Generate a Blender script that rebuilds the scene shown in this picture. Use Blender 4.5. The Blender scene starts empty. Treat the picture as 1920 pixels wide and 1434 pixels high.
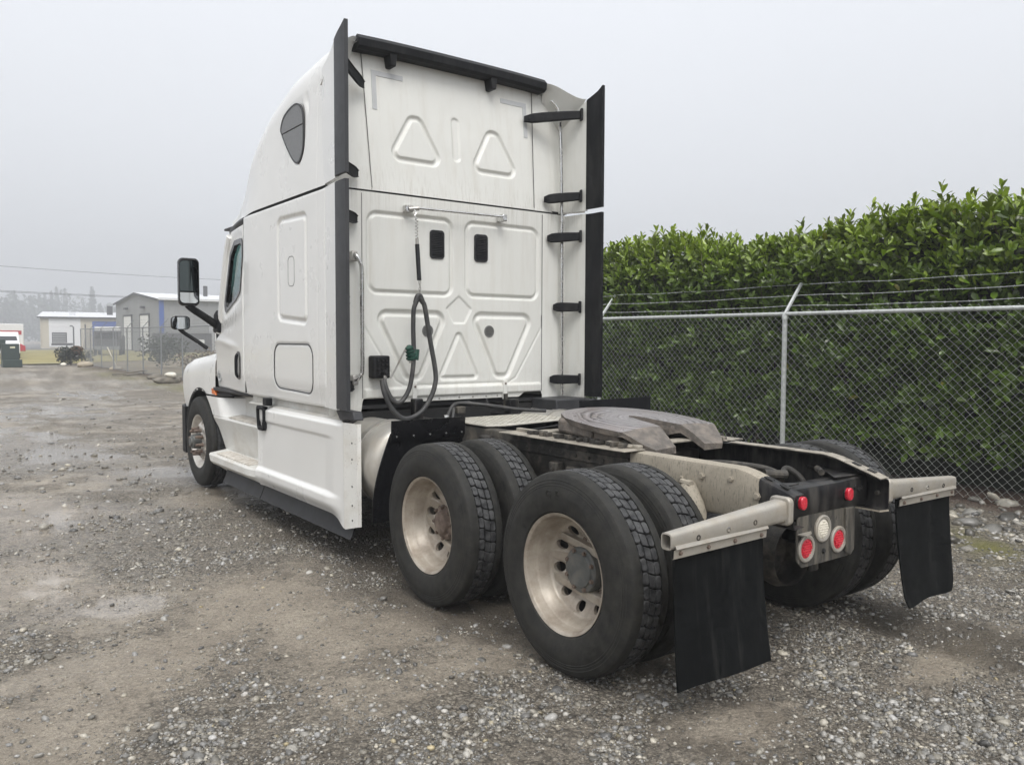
import bpy, bmesh, math, random
import numpy as np
from mathutils import Vector, Matrix
from mathutils.geometry import tessellate_polygon
random.seed(7); RNG = np.random.default_rng(11)
SC = bpy.context.scene
COL = SC.collection
PI = math.pi
rad = math.radians

# ------------------------------------------------------------------ camera
CAMP = Vector((-3.7778, -3.0599, 1.6747)); YAW, PITCH, ROLL, FPX = -0.6386, -0.0521, 0.0036, 1521.83
fw = Vector((-math.sin(YAW)*math.cos(PITCH), math.cos(YAW)*math.cos(PITCH), math.sin(PITCH)))
rt = Vector((math.cos(YAW), math.sin(YAW), 0)); up = rt.cross(fw)
r2 = rt*math.cos(ROLL) + up*math.sin(ROLL); u2 = -rt*math.sin(ROLL) + up*math.cos(ROLL)
cd = bpy.data.cameras.new('camera'); cam = bpy.data.objects.new('camera', cd); COL.objects.link(cam)
cam.matrix_world = Matrix(((r2.x, u2.x, -fw.x, CAMP.x), (r2.y, u2.y, -fw.y, CAMP.y), (r2.z, u2.z, -fw.z, CAMP.z), (0, 0, 0, 1)))
cd.sensor_fit = 'HORIZONTAL'; cd.sensor_width = 36; cd.lens = FPX/1920*36; cd.clip_start = 0.05; cd.clip_end = 4000
SC.camera = cam

# ------------------------------------------------------------------ overcast sky, soft sun, exposure
SUN_EL, SUN_AZ = rad(55), rad(205)          # azimuth measured from +Y clockwise: behind and left of the camera
W = bpy.data.worlds.new('World'); SC.world = W; W.use_nodes = True
nt = W.node_tree; nt.nodes.clear()
o_ = nt.nodes.new('ShaderNodeOutputWorld'); add_ = nt.nodes.new('ShaderNodeAddShader')
sky_ = nt.nodes.new('ShaderNodeTexSky'); sky_.sky_type = 'NISHITA'; sky_.sun_disc = False
sky_.sun_elevation = SUN_EL; sky_.sun_rotation = SUN_AZ; sky_.dust_density = 6; sky_.air_density = 1.2
hs_ = nt.nodes.new('ShaderNodeHueSaturation'); hs_.inputs['Saturation'].default_value = 0.12
b1_ = nt.nodes.new('ShaderNodeBackground'); b1_.inputs['Strength'].default_value = 0.05
nt.links.new(sky_.outputs[0], hs_.inputs['Color']); nt.links.new(hs_.outputs[0], b1_.inputs['Color'])
tc_ = nt.nodes.new('ShaderNodeTexCoord'); sx_ = nt.nodes.new('ShaderNodeSeparateXYZ'); cr_ = nt.nodes.new('ShaderNodeValToRGB')
nt.links.new(tc_.outputs['Generated'], sx_.inputs[0])
nz_ = nt.nodes.new('ShaderNodeTexNoise'); nz_.inputs['Scale'].default_value = 1.6; nz_.inputs['Detail'].default_value = 4
nt.links.new(tc_.outputs['Generated'], nz_.inputs['Vector'])
ma_ = nt.nodes.new('ShaderNodeMath'); ma_.operation = 'MULTIPLY_ADD'; ma_.inputs[1].default_value = 0.10
nt.links.new(nz_.outputs[0], ma_.inputs[0]); nt.links.new(sx_.outputs[2], ma_.inputs[2]); nt.links.new(ma_.outputs[0], cr_.inputs[0])
e = cr_.color_ramp.elements
e[0].position = 0.0; e[0].color = (0.415, 0.432, 0.46, 1)
e[1].position = 1.0; e[1].color = (1.15, 1.17, 1.20, 1)
x_ = e.new(0.42); x_.color = (0.70, 0.725, 0.775, 1)
b2_ = nt.nodes.new('ShaderNodeBackground'); b2_.inputs['Strength'].default_value = 0.86
nt.links.new(cr_.outputs[0], b2_.inputs['Color'])
nt.links.new(b1_.outputs[0], add_.inputs[0]); nt.links.new(b2_.outputs[0], add_.inputs[1]); nt.links.new(add_.outputs[0], o_.inputs[0])
ld = bpy.data.lights.new('sun', 'SUN'); ld.energy = 1.5; ld.angle = rad(32); ld.color = (1.0, 0.97, 0.93)
sun = bpy.data.objects.new('sun', ld); COL.objects.link(sun)
sd_ = Vector((math.sin(SUN_AZ)*math.cos(SUN_EL), math.cos(SUN_AZ)*math.cos(SUN_EL), math.sin(SUN_EL)))
sun.location = sd_*60; sun.rotation_euler = (-sd_).to_track_quat('-Z', 'Y').to_euler()
SC.view_settings.view_transform = 'Standard'; SC.view_settings.look = 'None'; SC.view_settings.gamma = 1
SC.view_settings.exposure = 0.30; SC.view_settings.use_curve_mapping = False
SC.cycles.max_bounces = 5; SC.cycles.diffuse_bounces = 3; SC.cycles.glossy_bounces = 3; SC.cycles.use_adaptive_sampling = True; SC.cycles.adaptive_threshold = 0.03; SC.cycles.transparent_max_bounces = 16; SC.cycles.volume_bounces = 0
SC.cycles.use_denoising = True

# ------------------------------------------------------------------ small numeric helpers
def sstep(a, b, x):
    t = np.clip((np.asarray(x, float)-a)/(b-a), 0, 1); return t*t*(3-2*t)
def lerp(a, b, t): return a+(b-a)*t
_PERM = RNG.random((8, 256, 256))
def vn(x, y, s=0):
    x = np.asarray(x, float); y = np.asarray(y, float)
    xi = np.floor(x).astype(int); yi = np.floor(y).astype(int); fx = x-xi; fy = y-yi
    fx = fx*fx*(3-2*fx); fy = fy*fy*(3-2*fy); T = _PERM[s % 8]
    g = lambda i, j: T[(xi+i) % 256, (yi+j) % 256]
    return (g(0, 0)*(1-fx)+g(1, 0)*fx)*(1-fy)+(g(0, 1)*(1-fx)+g(1, 1)*fx)*fy
def fbm(x, y, s=0, o=4):
    a, t, n = 0.5, 0, 0
    for k in range(o):
        t = t+a*vn(x*2**k+17.3*k, y*2**k+5.1*k, s+k); n += a; a *= 0.5
    return t/n
def inset(poly, r):
    n = len(poly); out = []
    P = [np.array(p, float) for p in poly]
    area = sum(P[i][0]*P[(i+1) % n][1]-P[(i+1) % n][0]*P[i][1] for i in range(n))
    if area < 0: P = P[::-1]
    L = []
    for i in range(n):
        d = P[(i+1) % n]-P[i]; d /= np.hypot(*d); nn = np.array([-d[1], d[0]]); L.append((P[i]+nn*r, d))
    for i in range(n):
        (p, d), (q, e) = L[i-1], L[i]
        den = d[0]*e[1]-d[1]*e[0]
        if abs(den) < 1e-6: out.append(q); continue
        t = ((q-p)[0]*e[1]-(q-p)[1]*e[0])/den; out.append(p+d*t)
    return out
def sdpoly(X, Y, poly):
    P = [np.array(p, float) for p in poly]; n = len(P)
    d = np.full(X.shape, 1e9); ins = np.zeros(X.shape, bool)
    for i in range(n):
        a, b = P[i], P[(i+1) % n]; ex, ey = b-a
        wx, wy = X-a[0], Y-a[1]
        t = np.clip((wx*ex+wy*ey)/(ex*ex+ey*ey), 0, 1)
        d = np.minimum(d, (wx-ex*t)**2+(wy-ey*t)**2)
        c = ((a[1] <= Y) & (b[1] > Y)) | ((b[1] <= Y) & (a[1] > Y))
        xs = a[0]+(Y-a[1])/(ey if abs(ey) > 1e-9 else 1e-9)*ex
        ins ^= c & (X < xs)
    d = np.sqrt(d); return np.where(ins, -d, d)
def sdround(X, Y, poly, r): return sdpoly(X, Y, inset(poly, r))-r
def channel(sd, w=0.05, depth=0.014, e=0.017):
    s = -sd; return depth*(sstep(0, e, s)-sstep(w-e, w, s))
def groove(sd, w=0.006, depth=0.006): return depth*np.exp(-(sd/w)**2)
def roundpoly(poly, r, n=5):
    c = inset(poly, r); m = len(c); out = []
    for i in range(m):
        a, b, d = c[i-1], c[i], c[(i+1) % m]
        d0 = (b-a)/np.hypot(*(b-a)); d1 = (d-b)/np.hypot(*(d-b))
        a0 = math.atan2(-d0[0], d0[1]); a1 = math.atan2(-d1[0], d1[1])
        while a1 < a0: a1 += 2*PI
        for k in range(n+1):
            t = a0+(a1-a0)*k/n; out.append((b[0]+r*math.cos(t), b[1]+r*math.sin(t)))
    return out
def crom(pts, n=8, closed=False):
    P = [np.array(p, float) for p in pts]; out = []; m = len(P)
    seg = m if closed else m-1
    for i in range(seg):
        g = (lambda k: P[k % m]) if closed else (lambda k: P[min(max(k, 0), m-1)])
        p0, p1, p2, p3 = g(i-1), g(i), g(i+1), g(i+2)
        for k in range(n):
            t = k/n
            out.append(0.5*((2*p1)+(-p0+p2)*t+(2*p0-5*p1+4*p2-p3)*t*t+(-p0+3*p1-3*p2+p3)*t**3))
    if not closed: out.append(P[-1])
    return out

# ------------------------------------------------------------------ materials
def node_mat(name):
    m = bpy.data.materials.new(name); m.use_nodes = True
    t = m.node_tree; b = t.nodes['Principled BSDF']; return m, t, b
def N(t, typ, **kw):
    n = t.nodes.new(typ)
    for k, v in kw.items():
        if k in n.inputs: n.inputs[k].default_value = v
        else: setattr(n, k, v)
    return n
def noise(t, vec, scale, detail=4, rough=0.55, mp=None):
    if mp is not None:
        q = N(t, 'ShaderNodeMapping'); q.inputs['Scale'].default_value = mp; t.links.new(vec, q.inputs[0]); vec = q.outputs[0]
    n = N(t, 'ShaderNodeTexNoise', Scale=scale, Detail=detail, Roughness=rough); t.links.new(vec, n.inputs['Vector']); return n.outputs[0]
def ramp(t, v, p0, p1, c0=(0, 0, 0, 1), c1=(1, 1, 1, 1)):
    r = N(t, 'ShaderNodeValToRGB'); r.color_ramp.elements[0].position = p0; r.color_ramp.elements[1].position = p1
    r.color_ramp.elements[0].color = c0; r.color_ramp.elements[1].color = c1; t.links.new(v, r.inputs[0]); return r.outputs[0]
def mixc(t, f, a, b, mode='MIX'):
    m = N(t, 'ShaderNodeMix', data_type='RGBA', blend_type=mode)
    for s, v in ((0, f), (6, a), (7, b)):
        if hasattr(v, 'is_output'): t.links.new(v, m.inputs[s])
        else: m.inputs[s].default_value = v if not isinstance(v, tuple) else (*v[:3], 1)
    return m.outputs[2]
def math_(t, op, a, b=0.0, c=0.0):
    m = N(t, 'ShaderNodeMath', operation=op)
    for i, v in enumerate((a, b, c)):
        if hasattr(v, 'is_output'): t.links.new(v, m.inputs[i])
        else: m.inputs[i].default_value = v
    return m.outputs[0]
def mixf(t, f, a, b):
    return math_(t, 'ADD', math_(t, 'MULTIPLY', a, math_(t, 'SUBTRACT', 1.0, f)), math_(t, 'MULTIPLY', f, b))
MATS = {}
def M(name, col, rough=0.5, metal=0.0, var=0.12, ns=6, rv=0.1, dirt=None, damt=0.5, dsc=3.0, dmap=(1, 1, 1), dlo=0.45, dhi=0.7, drough=0.8,
      dirt2=None, d2sc=30, d2map=(1, 1, 1), d2lo=0.6, d2hi=0.68, d2amt=0.8, bump=0.0, bsc=60, coat=0.0, spec=0.5):
    m, t, b = node_mat(name)
    tc = N(t, 'ShaderNodeTexCoord'); v = tc.outputs['Object']
    n1 = noise(t, v, ns)
    base = mixc(t, ramp(t, n1, 0.3, 0.7), tuple(c*(1-var) for c in col), tuple(min(1, c*(1+var)) for c in col))
    rg = math_(t, 'MULTIPLY_ADD', noise(t, v, ns*2.3), rv*2, rough-rv)
    if dirt:
        f = math_(t, 'MULTIPLY', ramp(t, noise(t, v, dsc, 6, 0.6, dmap), dlo, dhi), damt)
        base = mixc(t, f, base, dirt); rg = math_(t, 'MULTIPLY_ADD', f, drough-rough, rg)
    if dirt2:
        f = math_(t, 'MULTIPLY', ramp(t, noise(t, v, d2sc, 3, 0.6, d2map), d2lo, d2hi), d2amt)
        base = mixc(t, f, base, dirt2)
    t.links.new(base, b.inputs['Base Color']); t.links.new(rg, b.inputs['Roughness'])
    b.inputs['Metallic'].default_value = metal; b.inputs['Coat Weight'].default_value = coat; b.inputs['Coat Roughness'].default_value = 0.08
    b.inputs['Specular IOR Level'].default_value = spec
    if bump:
        bp = N(t, 'ShaderNodeBump', Strength=min(1, bump), Distance=0.01); t.links.new(noise(t, v, bsc, 5), bp.inputs['Height']); t.links.new(bp.outputs[0], b.inputs['Normal'])
    MATS[name] = m; return m
M('white', (0.765, 0.762, 0.737), 0.28, var=0.02, ns=1.5, rv=0.05, dirt=(0.50, 0.47, 0.40), damt=0.07, dsc=1.6, dmap=(1, 1, 0.6), dlo=0.4, dhi=0.9, coat=0.5)
M('white_rear', (0.66, 0.66, 0.625), 0.45, var=0.04, ns=1.3, dirt=(0.40, 0.35, 0.27), damt=0.28, dsc=3, dmap=(5, 5, 0.5), dlo=0.5, dhi=0.85,
  dirt2=(0.20, 0.17, 0.13), d2sc=45, d2lo=0.71, d2hi=0.78, d2amt=0.5, coat=0.1)
def rear_grime():
    m = MATS['white_rear']; t = m.node_tree; b = t.nodes['Principled BSDF']; v = N(t, 'ShaderNodeTexCoord').outputs['Object']
    base = b.inputs['Base Color'].links[0].from_socket; sp = N(t, 'ShaderNodeSeparateXYZ'); t.links.new(v, sp.inputs[0]); z = sp.outputs[2]
    seam = math_(t, 'MULTIPLY', ramp(t, math_(t, 'MULTIPLY_ADD', z, 1.0, -2.0), 0.52, 0.84), math_(t, 'LESS_THAN', z, 2.845))
    seam2 = math_(t, 'MULTIPLY', ramp(t, math_(t, 'MULTIPLY_ADD', z, -1.0, 3.85), 0.70, 1.0), math_(t, 'GREATER_THAN', z, 2.845))
    low = ramp(t, math_(t, 'MULTIPLY_ADD', z, -1.0, 2.1), 0.55, 0.98)
    st = ramp(t, noise(t, v, 14, 5, 0.65, (6, 6, 0.16)), 0.50, 0.74); blot = ramp(t, noise(t, v, 9, 6, 0.65), 0.47, 0.72)
    f = math_(t, 'MULTIPLY', math_(t, 'ADD', math_(t, 'ADD', seam, seam2), math_(t, 'MULTIPLY', low, 0.6)), st)
    f = math_(t, 'MINIMUM', math_(t, 'MULTIPLY_ADD', math_(t, 'MULTIPLY', low, blot), 0.7, f), 1.0)
    c = mixc(t, math_(t, 'MULTIPLY', f, 0.45), base, (0.30, 0.265, 0.21)); t.links.new(c, b.inputs['Base Color'])
    bp = N(t, 'ShaderNodeBump', Strength=0.12, Distance=0.006); t.links.new(noise(t, v, 2.6, 3), bp.inputs['Height']); t.links.new(bp.outputs[0], b.inputs['Normal'])
rear_grime()
M('white_dirty', (0.68, 0.675, 0.64), 0.42, var=0.04, dirt=(0.45, 0.40, 0.32), damt=0.55, dsc=3.2, dmap=(1, 1, 1.6), dlo=0.45, dhi=0.75,
  dirt2=(0.16, 0.14, 0.11), d2sc=90, d2lo=0.645, d2hi=0.70, d2amt=0.8, coat=0.15)
M('step_tread', (0.60, 0.57, 0.52), 0.6, var=0.1, dirt=(0.36, 0.31, 0.25), damt=0.7, dsc=14)
M('black', (0.007, 0.0075, 0.009), 0.5, spec=0.2, var=0.2, rv=0.1, dirt=(0.06, 0.058, 0.055), damt=0.35, dsc=4, dmap=(3, 3, 0.8), dlo=0.45, dhi=0.8)
M('skirt', (0.012, 0.012, 0.013), 0.5, spec=0.3, var=0.15, dirt=(0.045, 0.043, 0.04), damt=0.4, dsc=4)
M('rubber_trim', (0.030, 0.031, 0.034), 0.5, var=0.12, dirt=(0.075, 0.075, 0.077), damt=0.3, dsc=2.5, dmap=(4, 4, 0.6))
M('flap', (0.0045, 0.0052, 0.0056), 0.55, spec=0.10, var=0.2, rv=0.1, dirt=(0.034, 0.034, 0.032), damt=0.45, dsc=3, dmap=(9, 9, 0.55), dlo=0.52, dhi=0.75, bump=0.15, bsc=9)
M('gloss_black', (0.006, 0.006, 0.007), 0.25, spec=0.35, var=0.1, coat=0.3)
M('chrome', (0.62, 0.62, 0.61), 0.16, 1.0, var=0.1, dirt=(0.20, 0.18, 0.15), damt=0.5, dsc=25)
M('steel', (0.42, 0.41, 0.39), 0.45, 0.7, var=0.15, dirt=(0.30, 0.26, 0.21), damt=0.6, dsc=10)
M('galv', (0.58, 0.60, 0.59), 0.5, 0.25, var=0.12, ns=30, dirt=(0.36, 0.38, 0.38), damt=0.4, dsc=12)
M('mesh_wire', (0.40, 0.42, 0.39), 0.5, 0.2, var=0.15, ns=6)
M('galv_far', (0.24, 0.25, 0.255), 0.55, 0.4, var=0.1)
M('aluminium', (0.50, 0.49, 0.46), 0.42, 0.65, var=0.1, dirt=(0.40, 0.36, 0.30), damt=0.7, dsc=4, dlo=0.35, dhi=0.7)
M('hanger', (0.43, 0.405, 0.36), 0.42, 0.5, var=0.1, ns=8, dirt=(0.36, 0.31, 0.24), damt=0.7, dsc=9, dmap=(1, 1, 1.5), dirt2=(0.12, 0.07, 0.04), d2sc=40, d2lo=0.7, d2hi=0.78)
M('rim', (0.40, 0.355, 0.295), 0.42, 0.3, var=0.12, dirt=(0.15, 0.11, 0.078), damt=0.8, dsc=8, dlo=0.40, dhi=0.76, dirt2=(0.08, 0.06, 0.045), d2sc=60, d2lo=0.66, d2hi=0.76, d2amt=0.6, coat=0.2)
M('rim_alu', (0.66, 0.63, 0.58), 0.38, 0.5, var=0.1, dirt=(0.36, 0.31, 0.26), damt=0.6, dsc=9)
M('hub_rust', (0.13, 0.095, 0.075), 0.75, 0.1, var=0.3, ns=20, dirt=(0.26, 0.21, 0.17), damt=0.6, dsc=18, bump=0.3, bsc=80)
M('hub_grey', (0.10, 0.105, 0.10), 0.5, 0.2, var=0.2, ns=15, dirt=(0.20, 0.175, 0.15), damt=0.5, dsc=16)
M('tire', (0.010, 0.0105, 0.011), 0.6, spec=0.22, var=0.3, ns=5, dirt=(0.080, 0.076, 0.064), damt=0.55, dsc=16, dlo=0.20, dhi=0.90, drough=0.85, bump=0.2, bsc=35)
M('tread', (0.014, 0.0145, 0.016), 0.5, spec=0.4, var=0.3, ns=30, dirt=(0.13, 0.13, 0.13), damt=0.6, dsc=24, dlo=0.35, dhi=0.7, drough=0.85, bump=0.4, bsc=160)
M('frame_mud', (0.30, 0.268, 0.212), 0.75, var=0.1, ns=5, dirt=(0.36, 0.32, 0.26), damt=0.5, dsc=8, dirt2=(0.05, 0.046, 0.040), d2sc=70, d2map=(1.6, 1.6, 0.36), d2lo=0.54, d2hi=0.70, d2amt=0.55, bump=0.2, bsc=60)
M('frame_black', (0.007, 0.007, 0.008), 0.36, spec=0.3, var=0.2, rv=0.14, dirt=(0.09, 0.083, 0.073), damt=0.7, dsc=6, dmap=(2.5, 2.5, 0.7), dlo=0.45, dhi=0.75)
M('frame_dust', (0.034, 0.031, 0.027), 0.7, var=0.3, ns=9, dirt=(0.15, 0.132, 0.105), damt=0.7, dsc=9, dlo=0.48, dhi=0.7, bump=0.3, bsc=70)
M('frame_top', (0.33, 0.30, 0.25), 0.6, 0.2, var=0.2, ns=14, dirt=(0.07, 0.064, 0.055), damt=0.7, dsc=12, dlo=0.48, dhi=0.66, bump=0.25, bsc=60)
M('deck', (0.56, 0.54, 0.48), 0.5, 0.35, var=0.1, dirt=(0.34, 0.31, 0.26), damt=0.6, dsc=16)
M('panel_dirty', (0.05, 0.048, 0.044), 0.5, 0.25, var=0.3, ns=10, dirt=(0.20, 0.18, 0.145), damt=0.6, dsc=5, dmap=(5, 5, 0.7), dlo=0.42, dhi=0.62, dirt2=(0.02, 0.02, 0.02), d2sc=30, d2map=(3, 3, 0.5), d2lo=0.6, d2hi=0.66)
M('red_lens', (0.55, 0.02, 0.04), 0.25, var=0.15, ns=60, coat=0.6)
M('white_lens', (0.72, 0.68, 0.58), 0.25, var=0.08, ns=60, coat=0.6)
M('amber_lens', (0.70, 0.16, 0.01), 0.25, var=0.1, coat=0.5)
M('hose', (0.035, 0.035, 0.036), 0.5, var=0.2, dirt=(0.12, 0.115, 0.10), damt=0.4, dsc=12)
M('green_grip', (0.012, 0.055, 0.038), 0.5, var=0.25, ns=20)
M('grey_insert', (0.20, 0.205, 0.21), 0.55, var=0.12, ns=90, bump=0.15, bsc=300)
M('tape', (0.46, 0.47, 0.475), 0.5, var=0.06)
M('vent_grey', (0.17, 0.17, 0.165), 0.6, var=0.1)
M('dark_void', (0.012, 0.012, 0.012), 0.8, var=0.2)
M('interior', (0.05, 0.05, 0.052), 0.8, var=0.2)
M('mirror_dark', (0.10, 0.12, 0.125), 0.03, 1.0, var=0.02, rv=0.0)  # dark metal tint stands in for a dark reflection in the upper glass
M('mirror_glass', (0.72, 0.75, 0.77), 0.03, 1.0, var=0.02, rv=0.0)
def glass_mat(name, tint, rough=0.03, ior=1.5):
    m, t, b = node_mat(name); t.nodes.remove(b); out = t.nodes['Material Output']
    tr = N(t, 'ShaderNodeBsdfTransparent', Color=(*tint, 1)); gl = N(t, 'ShaderNodeBsdfGlossy', Roughness=rough, Color=(0.9, 0.93, 0.95, 1))
    fr = N(t, 'ShaderNodeFresnel', IOR=ior); mx = N(t, 'ShaderNodeMixShader')
    t.links.new(fr.outputs[0], mx.inputs[0]); t.links.new(tr.outputs[0], mx.inputs[1]); t.links.new(gl.outputs[0], mx.inputs[2]); t.links.new(mx.outputs[0], out.inputs[0])
    MATS[name] = m
glass_mat('glass', (0.38, 0.55, 0.52))
# fifth wheel: greasy steel with rings of wear
def fifth_mat():
    m, t, b = node_mat('grease_plate'); tc = N(t, 'ShaderNodeTexCoord'); v = tc.outputs['Object']
    sub = N(t, 'ShaderNodeVectorMath', operation='SUBTRACT'); sub.inputs[1].default_value = (0.0, 0.62, 1.18); t.links.new(v, sub.inputs[0])
    dis = N(t, 'ShaderNodeVectorMath', operation='DISTORT') if False else None
    ln = N(t, 'ShaderNodeVectorMath', operation='LENGTH'); t.links.new(sub.outputs[0], ln.inputs[0])
    nn = noise(t, v, 5, 4); d = math_(t, 'MULTIPLY_ADD', nn, 0.10, ln.outputs['Value'])
    rings = N(t, 'ShaderNodeTexNoise', Scale=38, Detail=3, noise_dimensions='1D'); t.links.new(d, rings.inputs['W'])
    c = mixc(t, ramp(t, rings.outputs[0], 0.35, 0.65), (0.12, 0.107, 0.103), (0.30, 0.28, 0.285))
    c = mixc(t, ramp(t, noise(t, v, 4.2), 0.5, 0.68), c, (0.20, 0.172, 0.16))
    c = mixc(t, ramp(t, rings.outputs[0], 0.30, 0.36, (1, 1, 1, 1), (0, 0, 0, 1)), c, (0.05, 0.043, 0.042))
    t.links.new(c, b.inputs['Base Color']); b.inputs['Metallic'].default_value = 0.15
    t.links.new(math_(t, 'MULTIPLY_ADD', noise(t, v, 12), 0.4, 0.14), b.inputs['Roughness'])
    bp = N(t, 'ShaderNodeBump', Strength=0.5, Distance=0.006); t.links.new(rings.outputs[0], bp.inputs['Height']); t.links.new(bp.outputs[0], b.inputs['Normal'])
    MATS['grease_plate'] = m
fifth_mat()
M('grease_side', (0.13, 0.115, 0.10), 0.6, 0.1, var=0.3, ns=14, dirt=(0.24, 0.20, 0.165), damt=0.7, dsc=14, bump=0.9, bsc=40)

# ------------------------------------------------------------------ mesh builder
class MB:
    def __init__(s): s.v = []; s.f = []
    def add(s, v, f):
        o = len(s.v); s.v += [tuple(map(float, p)) for p in v]; s.f += [tuple(i+o for i in q) for q in f]; return s
    def box(s, x0, x1, y0, y1, z0, z1):
        return s.add([(x, y, z) for x in (x0, x1) for y in (y0, y1) for z in (z0, z1)],
                     [(0, 1, 3, 2), (4, 6, 7, 5), (0, 4, 5, 1), (2, 3, 7, 6), (0, 2, 6, 4), (1, 5, 7, 3)])
    def obox(s, c, ax, ay, az):      # oriented box: centre and half-axes
        c, ax, ay, az = map(Vector, (c, ax, ay, az))
        return s.add([c+ax*i+ay*j+az*k for i in (-1, 1) for j in (-1, 1) for k in (-1, 1)],
                     [(0, 1, 3, 2), (4, 6, 7, 5), (0, 4, 5, 1), (2, 3, 7, 6), (0, 2, 6, 4), (1, 5, 7, 3)])
    def tube(s, pts, r, n=8, caps=True, closed=False):
        P = [Vector(p) for p in pts]; m = len(P); rs = r if hasattr(r, '__len__') else [r]*m
        T = [((P[(i+1) % m] if closed or i < m-1 else P[i])-(P[i-1] if closed or i > 0 else P[i])).normalized() for i in range(m)]
        a = T[0].orthogonal().normalized(); V = []
        for i in range(m):
            a = (a-T[i]*a.dot(T[i])); a = a.normalized() if a.length > 1e-6 else T[i].orthogonal().normalized(); b = T[i].cross(a)
            V += [P[i]+(a*math.cos(2*PI*k/n)+b*math.sin(2*PI*k/n))*rs[i] for k in range(n)]
        F = []
        for i in range(m if closed else m-1):
            j = (i+1) % m
            F += [(i*n+k, i*n+(k+1) % n, j*n+(k+1) % n, j*n+k) for k in range(n)]
        if caps and not closed: F += [tuple(range(n))[::-1], tuple((m-1)*n+k for k in range(n))]
        return s.add(V, F)
    def cyl(s, p0, p1, r0, r1=None, n=16): return s.tube([p0, p1], [r0, r0 if r1 is None else r1], n)
    def lathe(s, prof, n=48, c=(0, 0, 0), axis='x', closed=False, cap0=False, cap1=False):
        V = []; m = len(prof)
        for a, r in prof:
            for k in range(n):
                t = 2*PI*k/n; q = (r*math.cos(t), r*math.sin(t))
                V.append({'x': (c[0]+a, c[1]+q[0], c[2]+q[1]), 'y': (c[0]+q[1], c[1]+a, c[2]+q[0]), 'z': (c[0]+q[0], c[1]+q[1], c[2]+a)}[axis])
        F = []
        for i in range(m if closed else m-1):
            j = (i+1) % m; F += [(i*n+k, j*n+k, j*n+(k+1) % n, i*n+(k+1) % n) for k in range(n)]
        if cap0: F.append(tuple(range(n)))
        if cap1: F.append(tuple((m-1)*n+k for k in range(n))[::-1])
        return s.add(V, F)
    def prism(s, poly, plane, lo, hi):   # polygon in 'xz' / 'yz' / 'xy', extruded along the third axis
        n = len(poly); mk = {'xz': lambda a, b, h: (a, h, b), 'yz': lambda a, b, h: (h, a, b), 'xy': lambda a, b, h: (a, b, h)}[plane]
        V = [mk(a, b, lo) for a, b in poly]+[mk(a, b, hi) for a, b in poly]
        return s.add(V, [tuple(range(n)), tuple(range(2*n-1, n-1, -1))]+[(i, i+n, (i+1) % n+n, (i+1) % n) for i in range(n)])
    def ring(s, po, pi_, plane, lo, hi):  # closed band between two outlines of equal count
        n = len(po); mk = {'xz': lambda a, b, h: (a, h, b), 'yz': lambda a, b, h: (h, a, b), 'xy': lambda a, b, h: (a, b, h)}[plane]
        V = [mk(a, b, h) for h in (lo, hi) for P in (po, pi_) for a, b in P]
        F = []
        for i in range(n):
            j = (i+1) % n
            F += [(i, j, n+j, n+i), (2*n+i, 3*n+i, 3*n+j, 2*n+j), (i, 2*n+i, 2*n+j, j), (n+i, n+j, 3*n+j, 3*n+i)]
        return s.add(V, F)
    def sheet(s, rows, th=0.0, d=None):   # rows of points; optional thickness along vector d
        m, n = len(rows), len(rows[0]); V = [p for r in rows for p in r]
        F = [(i*n+k, i*n+k+1, (i+1)*n+k+1, (i+1)*n+k) for i in range(m-1) for k in range(n-1)]
        if th:
            dv = Vector(d)*th; o = len(V); V2 = [tuple(Vector(p)+dv) for p in V]
            F2 = [tuple(i+o for i in q[::-1]) for q in F]
            bd = [i for i in range(n)]+[i*n+n-1 for i in range(1, m)]+[(m-1)*n+k for k in range(n-2, -1, -1)]+[i*n for i in range(m-2, 0, -1)]
            E_ = [(bd[i], bd[i]+o, bd[(i+1) % len(bd)]+o, bd[(i+1) % len(bd)]) for i in range(len(bd))]
            V = V+V2; F = F+F2+E_
        return s.add(V, F)
    def mesh(s, name, smooth=35):
        me = bpy.data.meshes.new(name); me.from_pydata(s.v, [], s.f)
        bm = bmesh.new(); bm.from_mesh(me); bmesh.ops.recalc_face_normals(bm, faces=bm.faces); bm.to_mesh(me); bm.free()
        if smooth:
            me.polygons.foreach_set('use_smooth', [True]*len(me.polygons)); me.set_sharp_from_angle(angle=rad(smooth))
        return me
    def build(s, name, mat, parent=None, smooth=35, bevel=0, seg=2, loc=None):
        return link(name, s.mesh(name, smooth), mat, parent, bevel, seg, loc)
def link(name, me, mat, parent=None, bevel=0, seg=2, loc=None):
    if isinstance(mat, str): mat = MATS[mat]
    if not me.materials: me.materials.append(mat)
    o = bpy.data.objects.new(name, me); COL.objects.link(o)
    if parent: o.parent = parent
    if loc is not None: o.location = loc
    if bevel:
        b = o.modifiers.new('bevel', 'BEVEL'); b.width = bevel; b.segments = seg; b.limit_method = 'ANGLE'; b.angle_limit = rad(35)
    return o
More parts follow.
